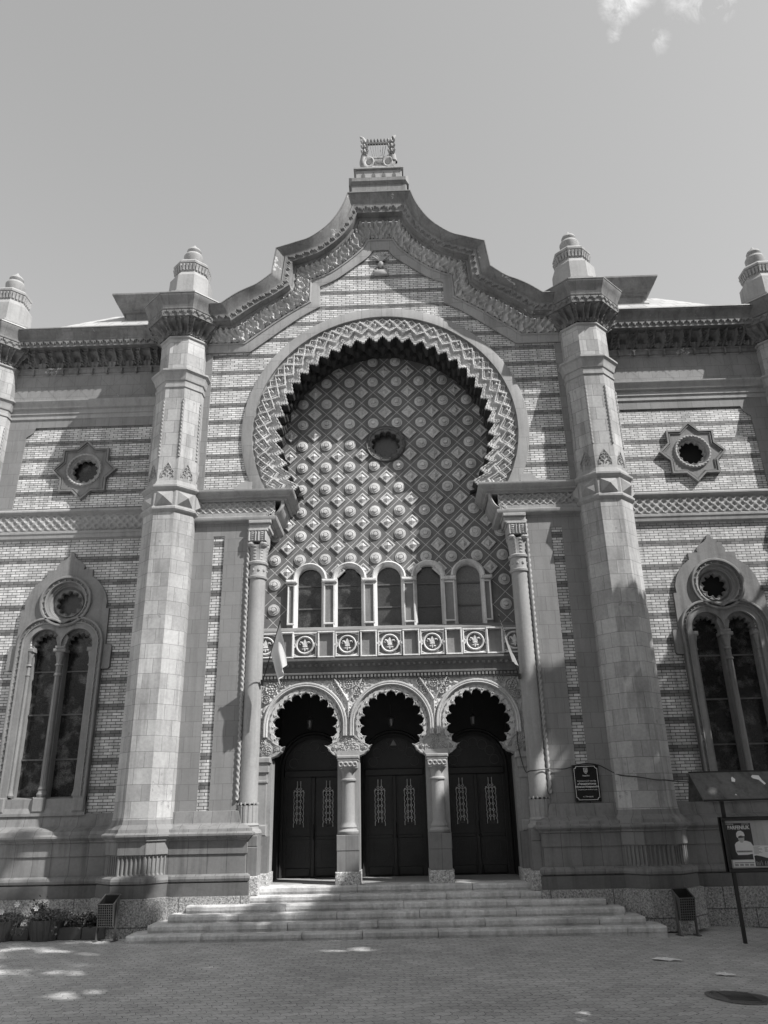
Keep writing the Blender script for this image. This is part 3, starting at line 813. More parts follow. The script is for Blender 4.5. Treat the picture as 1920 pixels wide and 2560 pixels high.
for j in range(-16, 9):
    z = OC[1]+.35*j
    for i in range(-5, 6):
        x = .35+.7*i if j % 2 == 0 else .7*i
        if abs(x) > 3.5 or z < 6.7: continue
        if z > 10.2 and math.hypot(x, z-HC) > 3.1: continue
        if z <= 10.2 and abs(x) > 3.4: continue
        if math.hypot(x, z-OC[1]) < .5: continue
        if z < 8.12 and abs(x) < 2.85: continue
        if z < 8.62 and any(math.hypot(x-c, z-WZS) < .36 for c in wcx): continue
        (disc if j % 2 == 0 else dia)(m, x, z)
m.build('lattice_bosses', 'boss', lat, smooth=True, ang=30)
# oculus
m = MB()
m.arc(OC[0], OC[1], 0, 2*pi, [(.585, LY), (.585, LY-.05), (.56, LY-.08), (.53, LY-.05), (.50, LY-.05), (.48, LY-.03), (.46, LY)], 48, 0, True)
P = []
for i in range(12*12):
    t = 2*pi*i/144; lob = abs(sin(6*t)); r = .345+.075*lob
    P.append([(OC[0]+q*cos(t), y, OC[1]+q*sin(t)) for q, y in ((.50, LY-.03), (r+.02, LY-.02), (r, LY), (r, LY+.22))])
m.grid(P, 0, cu=True)
for k in range(12):
    t = 2*pi*(k+.5)/12; x, z = OC[0]+.50*cos(t), OC[1]+.50*sin(t)
    m.tube([(x, LY-.04, z), (x, LY-.075, z)], .028, 8)
oc = m.build('oculus_frame', 'iron', B, smooth=True, ang=35)
m = MB(); m.prism(circ(OC[0], OC[1], .5, 32), LY+.24, LY+.26); m.build('oculus_pane', 'glass_f', oc)
# five arched windows
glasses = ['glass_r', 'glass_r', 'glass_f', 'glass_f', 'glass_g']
for n, c in enumerate(wcx):
    m = MB()
    pr = [(WR, LY+.14), (WR, LY-.02), (WR+.025, LY-.07), (WR+.06, LY-.09), (WR+.10, LY-.12), (WR+.135, LY-.10), (WR+.15, LY-.02), (WR+.15, LY)]
    m.arc(c, WZS, 0, pi, pr, 28)
    for s in (-1, 1):
        P = [[(c+s*r, y, z) for r, y in pr[:5]+[(WR+.11, LY)]] for z in (WZ0-.05, WZS)]
        m.grid(P)
    m.prism(archhole(c, WR, WZ0-.02, WZS), LY+.13, LY+.14)if False else None
    fr = m.build('arched_window', 'trim', B, smooth=True, ang=35)
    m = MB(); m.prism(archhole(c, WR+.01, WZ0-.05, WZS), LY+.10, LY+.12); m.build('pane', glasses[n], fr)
    m = MB()
    for z in (7.35, 7.98): m.box(c-WR, c+WR, LY+.07, LY+.10, z-.02, z+.02)
    m.build('glazing_bar', 'iron', fr)
def frame(m, x0, x1, z0, z1, w, y, mt=0, dep=.05):
    m.bev(x0, x1, y-dep, y, z1-w, z1, .012, mt); m.bev(x0, x1, y-dep, y, z0, z0+w, .012, mt)
    m.bev(x0, x0+w, y-dep+.002, y, z0+w, z1-w, .012, mt); m.bev(x1-w, x1, y-dep+.002, y, z0+w, z1-w, .012, mt)
for k in range(6):
    m = MB()
    if 0 < k < 5: x0, x1 = wcx[k-1]+WR+.03, wcx[k]-WR-.03
    elif k == 0: x0, x1 = -2.80, wcx[0]-WR-.03
    else: x0, x1 = wcx[4]+WR+.03, 2.80
    m.bev(x0-.02, x1+.02, LY-.17, LY+.02, 8.03, 8.13, .03)
    m.box(x0+.03, x1-.03, LY-.07, LY, WZ0-.05, 8.03, 1)
    frame(m, x0+.03, x1-.03, 6.88, 8.0, .045, LY-.07)
    m.build('window_pier', ['trim', 'panel'], B)

# ------------------------------------------------------------------ balcony front
PY_ = .40
m = MB()
m.box(-3.5, 3.5, PY_, 1.19, 5.42, 6.56, 0)
m.add([(-3.5, PY_-.05, 6.56), (3.5, PY_-.05, 6.56), (3.5, LY, 6.83), (-3.5, LY, 6.83), (-3.5, PY_-.05, 6.50), (3.5, PY_-.05, 6.50)], [(0, 1, 2, 3), (4, 5, 1, 0)], 0)
par = m.build('balcony_front', 'panel', B)
px = [-3.18]+wcx+[3.18]
for i in range(len(px)-1):
    c = (px[i]+px[i+1])/2; m = MB()
    frame(m, c-.215, c+.215, 5.84, 6.52, .04, PY_, dep=.10)
    m.build('balcony_panel', 'trim', par)
def bezfl(m, x, z, y, s_):
    # fleur-de-lis: centre leaf, two curled side leaves, cross bar and foot
    m.prism([(x, z+.155), (x+.035, z+.09), (x+.045, z+.03), (x+.02, z-.03), (x+.018, z-.12), (x, z-.16), (x-.018, z-.12), (x-.02, z-.03), (x-.045, z+.03), (x-.035, z+.09)], y-.05, y)
    for s in (-1, 1):
        m.tube([(x+s*.02, y-.025, z-.045), (x+s*.05, y-.03, z+.02), (x+s*.075, y-.03, z+.07), (x+s*.115, y-.03, z+.08), (x+s*.135, y-.025, z+.045), (x+s*.115, y-.025, z+.015)], [.018, .024, .028, .024, .02, .014], 6)
        m.tube([(x+s*.01, y-.02, z-.06), (x+s*.05, y-.03, z-.10), (x+s*.09, y-.02, z-.09)], [.02, .02, .01], 6)
    m.bev(x-.06, x+.06, y-.06, y, z-.055, z-.025, .008)
for i, c in enumerate(px):
    m = MB(); zc = 6.18; y = PY_
    frame(m, c-.31, c+.31, 5.86, 6.50, .038, y, dep=.07)
    m.arc(c, zc, 0, 2*pi, [(.235, y), (.235, y-.05), (.215, y-.07), (.19, y-.05), (.19, y)], 32, 0, True)
    for s in (-1, 1):
        for q in (-1, 1):
            m.tube([(c+s*(.27-.17*(1-k/6)), y-.03, zc+q*(.235+.055*(1-(k/6)**2))) for k in range(7)], .018, 5)
        m.arc(c+s*.31, zc, pi/2*(1 if s > 0 else -1), pi/2*(3 if s > 0 else 1), [(.085, y), (.085, y-.06), (.055, y-.06), (.055, y)], 12)
        m.tube([(c+s*.31, y, zc), (c+s*.31, y-.08, zc)], .03, 8)
    bezfl(m, c, zc, y, 1)
    m.build('balcony_medallion', 'trim', par, smooth=True, ang=35)
m = MB()
m.sweep([(-3.3, PY_), (3.3, PY_)], [(.0, 5.28), (.05, 5.30), (.05, 5.32), (.02, 5.33), (.02, 5.40), (.08, 5.42), (.08, 5.46), (.05, 5.48), (.06, 5.56), (.09, 5.63), (.13, 5.69), (.17, 5.73), (.19, 5.75), (.19, 5.80), (.16, 5.81), (0, 5.83)])
m.build('balcony_cornice', 'base_dk', par, smooth=True, ang=30)
m = MB(); x = -3.2
while x < 3.2:
    m.box(x, x+.055, PY_-.075, PY_-.02, 5.335, 5.40); x += .09
x = -3.2
while x < 3.2:
    m.bev(x, x+.08, PY_-.13, PY_-.05, 5.61, 5.69, .02); x += .145
m.build('dentil_row', 'relief_dk', par)['kind'] = 'stuff'

# ------------------------------------------------------------------ arcade
AY = .40; ACX = [-2.13, 0, 2.13]; AZ = 4.20
piers = [-1.065, 1.065]
def aarc0(r): return math.asin(min(.98, (AZ-3.60)/r))
def acusp(p):
    c = p-floor(p); lobe = sin(pi*c)
    return .685+.10*lobe**.6+.025*abs(sin(3*pi*c))*lobe
NL = 13
for c in ACX:
    m = MB(); P = []; n = NL*18
    for i in range(n+1):
        p = (i % 18)/18; row = []; e = acusp(p); a = .78; t = -a+(pi+2*a)*i/n
        tt = min(t, pi-t); Ro = .94 if tt > 0 else min(.965/cos(tt), 1.25)
        for q in range(31):
            r = e+(.93-e)*q/26 if q <= 26 else .93+(Ro-.93)*(q-26)/4
            d = r-e; h = 0
            h = max(h, gauss(d-.02, .018))
            h = max(h, .9 if r < .865+.022*abs(sin(2*pi*p)) else 0)
            dx = min(p, 1-p)*.32; rr = max(abs(dx), abs(r-.795))
            if rr < .035: h = .3
            if rr < .02: h = 1.2
            ya = AY+.02-.05*h
            row.append((c+r*cos(t), ya, AZ+r*sin(t)))
        P.append(row)
    m.grid(P)
    # soffit of the cusps
    P = []
    for i in range(n+1):
        p = (i % 18)/18; e = acusp(p); t = -.78+(pi+1.56)*i/n
        P.append([(c+e*cos(t), AY-.01, AZ+e*sin(t)), (c+(e)*cos(t), AY+.14, AZ+e*sin(t)), (c+(e+.03)*cos(t), AY+.15, AZ+(e+.03)*sin(t)), (c+.86*cos(t), AY+.42, AZ+.86*sin(t))])
    m.grid(P)
    pr = [(.925, AY+.05), (.93, AY-.05), (.95, AY-.085), (.98, AY-.07), (.99, AY-.085), (1.02, AY-.085), (1.035, AY-.06), (1.035, AY+.0)]
    m.arc(c, AZ, 0, pi, pr, 60)
    for q in (-1, 1): m.grid([[(c+q*r, y, z) for r, y in pr] for z in (3.93, AZ)])
    m.build('arcade_arch', 'relief_lt', B, smooth=True, ang=45)
# spandrel carving
ros = []
for s in (-1, 1):
    for k in range(3):
        ros.append((s*1.065-.30+.3*k, 5.20-.02*(k == 1), .09))
    ros += [(s*1.065-.20, 5.02, .09), (s*1.065+.20, 5.02, .09), (s*1.065-.11, 3.66, .08), (s*1.065+.11, 3.66, .08), (s*3.0, 5.1, .11), (s*2.75, 5.24, .08), (s*3.13, 4.85, .08), (s*1.065, 4.55, .04), (s*1.065, 4.4, .035), (s*3.08, 3.66, .07)]
def floral(x, z):
    h = .35*(noise.noise(Vector((x*16, z*16, 3)))+.3)
    h += .35*abs(noise.noise(Vector((x*9, z*9, 8))))
    for (a, b, r) in ros:
        d = math.hypot(x-a, z-b)
        if d < r*1.6:
            t = atan2(z-b, x-a)
            h = max(h if d > r else 0, gauss(d, r*.3), .8*gauss(d-r*.65, r*.22)*(.7+.5*cos(6*t)), .9*gauss(d-r*1.25, r*.16)*(.8+.3*cos(13*t+d*40)))
    for s in (-1, 1):   # strapwork Y between arches
        u = abs(x-s*1.065)
        if z > 4.75: h = max(h, 1.0*gauss(u-(z-4.75)*.62, .03))
        elif z > 3.95: h = max(h, .8*gauss(u, .025)+.5*gauss(u-.05, .02)*(.5+.5*cos(z*70)))
    return h
m = MB(); x0, x1, z0, z1 = -3.24, 3.24, 3.52, 5.30; nx, nz = 360, 100
def inside(x, z):
    for c in ACX:
        d = math.hypot(x-c, z-AZ)
        if d < 1.0 and z > 3.72: return False
        if d < .93 and z <= 3.80: 
            return not (abs(x-c) < .80)
    for p_ in (-1.065, 1.065, 3.2, -3.2):
        if z < 3.80 and abs(x-p_) < .26+(z-3.47)*.95*.9: return True
    return z >= 3.80
P = [[(x0+(x1-x0)*i/nx, AY+.03-.10*floral(x0+(x1-x0)*i/nx, z0+(z1-z0)*j/nz), z0+(z1-z0)*j/nz) for j in range(nz+1)] for i in range(nx+1)]
m.grid(P, skip=lambda i, j: not inside(x0+(x1-x0)*(i+.5)/nx, z0+(z1-z0)*(j+.5)/nz))
m.build('spandrel_carving', 'relief_lt', B, smooth=True, ang=70)
# feet of the arches on the piers + solid backing
m = MB()
hol = []
for c in ACX:
    hol.append([(c+.84*cos(t), AZ+.84*sin(t)) for t in [-.75+(pi+1.5)*i/40 for i in range(41)]])
top = [(-3.3, 5.40), (-3.3, 3.40)]
for c in ACX:
    hw = .84*cos(.75); zb = AZ-.84*sin(.75)
    top += [(c-.80, 3.40), (c-.80, 3.50)]+[(c+.84*cos(t), AZ+.84*sin(t)) for t in [pi+.75-(pi+1.5)*i/40 for i in range(41)]]+[(c+.80, 3.50), (c+.80, 3.40)]
top += [(3.3, 3.40), (3.3, 5.40)]
m.prism(top, AY+.04, AY+.44)
for p_ in piers: m.prism([(p_-.26, 3.44), (p_+.26, 3.44), (p_+.30, 3.52), (p_+.26, 3.58), (p_-.26, 3.58), (p_-.30, 3.52)], AY-.05, AY+.30)
m.build('arcade_wall', 'stone', B)
# carved brackets spreading from the capitals up into the arches
def wbr(z):
    T_ = [(3.46, .27), (3.50, .37), (3.56, .45), (3.64, .50), (3.70, .50), (3.76, .36), (3.86, .24), (3.97, .12)]
    for (a, b), (c, d) in zip(T_, T_[1:]):
        if z <= c: return b+(d-b)*(z-a)/(c-a)
    return .12
for p_ in (-1.065, 1.065, -3.20, 3.20):
    m = MB(); P = []; nz_ = 44; nx_ = 60
    for j in range(nz_+1):
        z = 3.46+.50*j/nz_; w = wbr(z)+.022*abs(sin(pi*(z-3.46)/.085)); row = []
        lo, hi = (-w, w) if abs(p_) < 2 else ((-.12, w) if p_ < 0 else (-w, .12))
        row.append((p_+lo, AY+.30, z))
        for i in range(nx_+1):
            x = lo+(hi-lo)*i/nx_; d = w-abs(x); h = .25*band(d-.03, .025) if (abs(p_) < 2 or x*p_ < 0) else 0
            for (a, b, r) in ((.17, 3.62, .085), (-.17, 3.62, .085), (0, 3.80, .08), (.0, 3.56, .04), (.36, 3.66, .05), (-.36, 3.66, .05)):
                q = math.hypot(x-a, z-b)
                if q < r*1.3:
                    t = atan2(z-b, x-a); h = max(h, .55*gauss(q, r*.28), .5*gauss(q-r*.65, r*.22)*(.6+.4*cos(5*t)), .3*gauss(q-r*1.1, r*.14))
            h += .18*noise.noise(Vector((x*16, z*16, p_)))
            row.append((p_+x, AY-.015-.075*h, z))
        row.append((p_+hi, AY+.30, z)); P.append(row)
    m.grid(P); m.add([P[0][0], P[0][-1], P[0][-2], P[0][1]], [(0, 1, 2, 3)])
    m.build('arch_bracket', 'relief', B, smooth=True, ang=50)

def arc_col(p_):
    m = MB()
    m.box(p_-.265, p_+.265, .40, .82, .90, 3.46, 0)       # pier behind the shaft
    m.bev(p_-.27, p_+.27, .14, .41, 3.38, 3.46, .02); m.bev(p_-.25, p_+.25, .16, .41, 3.33, 3.385, .01)
    m.lathe([(.155, 2.86), (.185, 2.88), (.19, 2.91), (.16, 2.94)], p_, .36, 24)
    m.lathe([(.155, 2.94), (.15, 3.0), (.17, 3.10), (.235, 3.17)], p_, .36, 24)
    m.lathe([(.215, 1.69), (.235, 1.72), (.24, 1.77), (.21, 1.80), (.185, 1.83), (.20, 1.86), (.19, 1.89), (.165, 1.93), (.155, 1.98), (.15, 2.86)], p_, .36, 28)
    m.box(p_-.25, p_+.25, .11, .41, .92, 1.70, 1); m.bev(p_-.262, p_+.262, .10, .42, 1.36, 1.70, .012, 1)
    t = m.build('arcade_column', ['stone', 'base'], B, smooth=True, ang=30)
    m = MB(); m.bev(p_-.285, p_+.285, .06, .86, .61, .925, .02); m.build('granite_block', 'granite_lt', t)
    m = MB(); m.box(p_-.225, p_+.225, .17, .42, 3.16, 3.33)
    m.strip((p_-.225, .17), (p_+.225, .17), 3.18, 3.32, lambda u, v: .03*gauss(math.hypot((u-.5)*.5, (v-.5)*.6)-.2, .06), .1, 10, 10)
    m.build('capital_band', 'relief', t, smooth=True, ang=60)
    return t
for p_ in piers: arc_col(p_)
for s in (-1, 1):   # responds at the sides
    m = MB(); m.T = (lambda p, s=s: (p[0]*s, p[1], p[2]))
    m.box(2.93, 3.5, .42, .85, .9, 3.46); m.bev(2.94, 3.3, .22, .45, 3.33, 3.46, .02); m.box(2.99, 3.28, .26, .44, 3.12, 3.33)
    m.box(3.03, 3.24, .30, .43, 1.95, 3.12); m.bev(3.01, 3.26, .27, .43, 2.88, 2.94, .01); m.bev(2.98, 3.3, .22, .43, 1.70, 1.95, .03)
    m.box(2.93, 3.35, .16, .43, .9, 1.7, 1)
    t = m.build('arcade_respond', ['stone', 'base'], B)
    m = MB(); m.T = (lambda p, s=s: (p[0]*s, p[1], p[2])); m.bev(2.90, 3.34, .10, .86, .53, .92, .02); m.build('granite_block', 'granite_lt', t)
# tall engaged columns
def bigcol(s):
    m = MB(); m.T = lambda p: (p[0]*s, p[1], p[2]); cx, cy = 3.42, .14; r = .225
    def flute(t, z): return 1-.06*(1 if (t*14/(2*pi)) % 1 < .45 else 0)
    m.lathe([(r+.005, 2.42), (r, 2.46), (r-.005, 7.86)], cx, cy, 32, 0)
    m.lathe([(r+.02, 2.0), (r+.02, 2.38)], cx, cy, 112, 0, rf=flute)
    for k in range(14):
        t = 2*pi*(k+.7)/14; x, y = cx+(r+.012)*cos(t), cy+(r+.012)*sin(t)
        m.lathe([(0, 2.38), (.022, 2.39), (.024, 2.42), (.012, 2.445), (0, 2.45)], x, y, 6)
    m.lathe([(r+.10, 1.74), (r+.12, 1.78), (r+.10, 1.84), (r+.05, 1.87), (r+.04, 1.92), (r+.06, 1.95), (r+.02, 2.0)], cx, cy, 28)
    t = m.build('tall_column', 'stone', B, smooth=True, ang=30)
    m = MB(); m.T = lambda p: (p[0]*s, p[1], p[2])
    m.lathe([(r, 7.86), (r+.03, 7.88), (r+.04, 7.93), (r+.01, 7.95), (r+.005, 8.24), (r+.04, 8.26), (r+.05, 8.31), (r+.01, 8.35)], cx, cy, 28)
    for k in range(10):
        a = 2*pi*k/10; x, y = cx+(r+.005)*cos(a), cy+(r+.005)*sin(a); m.lathe([(0, 8.06), (.03, 8.07), (.035, 8.09), (.03, 8.12), (0, 8.13)], x, y, 8)
    P = []
    for k in range(96):
        a = 2*pi*k/96; row = []
        for j in range(21):
            v = j/20; rr = r-.005+.05*v**2+.022*max(0, sin(a*8))*(sin(v*pi*5)**2)+.016*gauss(((a*8/(2*pi)) % 1)-.5, .1)
            row.append((cx+rr*cos(a), cy+rr*sin(a), 8.35+.42*v))
        P.append(row)
    m.grid(P, cu=True)
    m.box(cx-.25, cx+.24, cy-.27, cy+.3, 8.86, 9.14)
    for q in (-1, 1): m.strip((cx-.25 if q < 0 else cx+.01, cy-.27), (cx-.01 if q < 0 else cx+.24, cy-.27), 8.87, 9.13, lambda u, v: .05*max(gauss(u-.12, .07), gauss(u-.88, .07), .8*abs(sin(v*16))*gauss(u-.5, .22)), .25, 16, 16)
    for q in (-1, 1):
        m.lathe([(0, 8.72), (.08, 8.74), (.105, 8.79), (.08, 8.85), (0, 8.87)], cx+q*.16, cy-.2, 12)
        m.lathe([(0, 8.72), (.08, 8.74), (.105, 8.79), (.08, 8.85), (0, 8.87)], cx-.17, cy+q*.14, 12)
    m.bev(cx-.28, cx+.24, cy-.30, cy+.3, 9.14, 9.20, .015); m.bev(cx-.33, cx+.24, cy-.24, cy+.3, 9.20, 9.36, .02); m.bev(cx-.36, cx+.24, cy-.30, cy+.3, 9.36, 9.45, .015)
    m.build('column_capital', 'relief', t, smooth=True, ang=40)
    m = MB(); m.T = lambda p: (p[0]*s, p[1], p[2])
    m.bev(3.07, 3.675, -.28, .5, .90, 1.50, .015); m.bev(3.085, 3.675, -.27, .5, 1.50, 1.74, .02); m.build('column_pedestal', 'base', t)
    m = MB(); m.T = lambda p: (p[0]*s, p[1], p[2]); m.bev(3.03, 3.67, -.33, .5, .51, .905, .02); m.build('granite_block', 'granite_lt', t)
    m = MB(); m.T = lambda p: (p[0]*s, p[1], p[2]); m.rope((3.655, -.01, 2.5), (3.655, -.01, 9.22), .042, pitch=.14, n=10, amp=.3)
    m.lathe([(0, 9.2), (.05, 9.22), (.06, 9.27), (.02, 9.33)], 3.655, -.01, 8)
    m.build('rope_moulding', 'stone', t, smooth=True, ang=60)
bigcol(1); bigcol(-1)
for s in (-1, 1):
    m = MB(); m.box(*sorted((s*3.45, s*3.7)), .02, 1.3, 1.7, 9.5); m.box(*sorted((s*3.28, s*3.6)), .43, .84, .5, 5.4)
    m.build('recess_jamb', 'ashlar_mid', B)

# ------------------------------------------------------------------ porch and doors
DY = 2.3; DX = [-2.13, 0, 2.13]
m = MB()
hol = [[(c-.78, .66)]+[(c+.78*cos(t), 3.28+.80*sin(t)) for t in [pi-pi*i/24 for i in range(25)]]+[(c+.78, .66)] for c in DX]
m.prism([(-3.3, .60), (3.3, .60), (3.3, 5.5), (-3.3, 5.5)], DY, DY+.1, holes=hol)
for c in DX:
    m.arc(c, 3.28, 0, pi, [(.78, DY+.02), (.78, DY-.03), (.84, DY-.06), (.88, DY-.03), (.92, DY-.05), (.95, DY)], 32)
    for s in (-1, 1):
        m.grid([[(c+s*r, y, z) for r, y in ((.78, DY+.02), (.78, DY-.03), (.84, DY-.06), (.88, DY-.03), (.92, DY-.05), (.95, DY))] for z in (.64, 3.28)])
m.box(-3.32, -3.02, .86, DY, .6, 5.4); m.box(3.02, 3.32, .86, DY, .6, 5.4); m.box(-3.3, 3.3, .45, DY, 5.28, 5.41)
for c in piers: m.box(c-.12, c+.12, DY-.22, DY, .62, 5.3)
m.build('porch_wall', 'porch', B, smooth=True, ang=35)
m = MB(); m.box(-3.3, 3.3, .0, 2.9, .35, .652); m.build('porch_floor', 'slab', B)
def door(c):
    m = MB(); y = DY+.05
    m.prism([(c-.79, .65)]+[(c+.79*cos(t), 3.28+.81*sin(t)) for t in [pi-pi*i/24 for i in range(25)]]+[(c+.79, .65)], DY+.12, DY+.18)
    m.bev(c-.78, c+.78, y-.02, y+.07, 3.06, 3.24, .02); m.bev(c-.05, c+.05, y-.05, y+.06, .66, 3.06, .015)
    for s in (-1, 1): m.box(*sorted((c+s*.72, c+s*.79)), y, y+.08, .65, 3.3)
    d = m.build('entrance_door', 'wood', B)
    for s in (-1, 1):
        m = MB(); xa, xb = sorted((c+s*.05, c+s*.72)); cx = (xa+xb)/2
        m.prism([(xa, .67), (xb, .67), (xb, 3.05), (xa, 3.05)], y+.02, y+.06, holes=[[(cx-.15, 1.85), (cx+.15, 1.85), (cx+.15, 2.72), (cx, 2.88), (cx-.15, 2.72)]])
        m.bev(xa+.03, xb-.03, y-.005, y+.03, .68, .88, .015)
        k = .07
        o_ = [(cx-.2, .98+k), (cx-.2+k, .98), (cx+.2-k, .98), (cx+.2, .98+k), (cx+.2, 1.45-k), (cx+.2-k, 1.45), (cx-.2+k, 1.45), (cx-.2, 1.45-k)]
        i_ = [(cx+(a-cx)*.82, 1.215+(b-1.215)*.86) for a, b in o_]
        m.prism(o_, y, y+.03, holes=[i_])
        for q in range(5): m.box(cx-.15+.06*q, cx-.10+.06*q, y+.012, y+.03, 1.03, 1.40)
        m.bev(xa+.02, xb-.02, y-.005, y+.03, 1.54, 1.62, .01)
        m.prism([(cx-.19, 1.80), (cx+.19, 1.80), (cx+.19, 2.75), (cx, 2.96), (cx-.19, 2.75)], y, y+.03, holes=[[(cx-.16, 1.84), (cx+.16, 1.84), (cx+.16, 2.73), (cx, 2.90), (cx-.16, 2.73)]])
        for zz in range(22):
            for q in (xa+.045, xb-.045): m.bev(q-.011, q+.011, y+.0, y+.03, .98+.09*zz, 1.002+.09*zz, .006)
        lf = m.build('door_leaf', 'wood', d)
        m = MB(); gy = y+.0
        def bar(a, b): m.tube([(a[0], gy, a[1]), (b[0], gy, b[1])], .0085, 5, caps=False)
        cell = .15; zb = 1.87
        for col in (-.045, .045):
            z = zb
            while z < 2.62:
                bar((cx+col, z+.045), (cx+col, z+cell-.03))
                for q in (-1, 1): bar((cx+col, z-.0+cell-.03), (cx+col+q*.032, z+cell+.002)); bar((cx+col+q*.032, z+cell+.002), (cx+col, z+cell+.04))
                z += cell
            bar((cx+col, z+.04), (cx+col, z+.20))
        for col in (-.13, .13):
            z = zb-.03
            while z < 2.62: bar((cx+col, z), (cx+col, z+.10)); bar((cx+col, z+.10), (cx+col*.78, z+.125)); bar((cx+col*.78, z+.125), (cx+col, z+.15)); z += cell
        for q in (-1, 1):
            bar((cx+q*.045, 2.68), (cx+q*.10, 2.74)); bar((cx+q*.10, 2.74), (cx+q*.145, 2.68)); bar((cx+q*.045, 2.68), (cx, 2.73))
        m.build('door_grille', 'grille', lf)
        m = MB(); m.prism([(cx-.17, 1.83), (cx+.17, 1.83), (cx+.17, 2.75), (cx, 2.92), (cx-.17, 2.75)], y+.065, y+.075); m.build('door_pane', 'glass', lf)
    m = MB(); m.tube([(c+.02, y-.05, 1.55), (c+.02, y-.12, 1.60), (c+.02, y-.12, 1.85), (c+.02, y-.05, 1.9)], .016, 6); m.build('door_handle', 'metal', d)
    # stained transom: leaded lobes with a few paler lights
    m = MB(); m.prism([(c+.74*cos(t), 3.26+.76*sin(t)) for t in [pi-pi*i/24 for i in range(25)]], y+.085, y+.09); tr = m.build('door_transom', 'glass', d)
    m = MB()
    rr = random.Random(int(c*10)+5)
    for k in range(7):
        a = pi*(k+.5)/7; r = .56; cx, cz = c+r*cos(a), 3.30+r*sin(a)
        m.arc(cx, cz, 0, 2*pi, [(.13, y+.08), (.125, y+.06), (.115, y+.06), (.11, y+.08)], 16, 0, True)
        for q in range(7):
            t = rr.random()*6.28; u = rr.random()*.07; s_ = .012+.02*rr.random(); px_, pz = cx+u*cos(t), cz+u*sin(t)
            m.prism([(px_-s_, pz), (px_, pz-s_*.8), (px_+s_, pz), (px_, pz+s_)], y+.075, y+.083, mat=1)
    for k in range(9):
        t = pi*k/8; cx, cz = c+.13*cos(t), 3.36+.14*sin(t); m.prism([(cx-.035, cz-.02), (cx+.03, cz-.03), (cx+.035, cz+.025), (cx-.02, cz+.035)], y+.075, y+.083, mat=1)
    if c == 0: m.prism([(c-.085, 3.83), (c+.085, 3.83), (c, 3.98)], y+.068, y+.075, mat=2)
    m.build('transom_light', ['iron', 'glass_g', 'greyprint'], tr)
for c in DX: door(c)

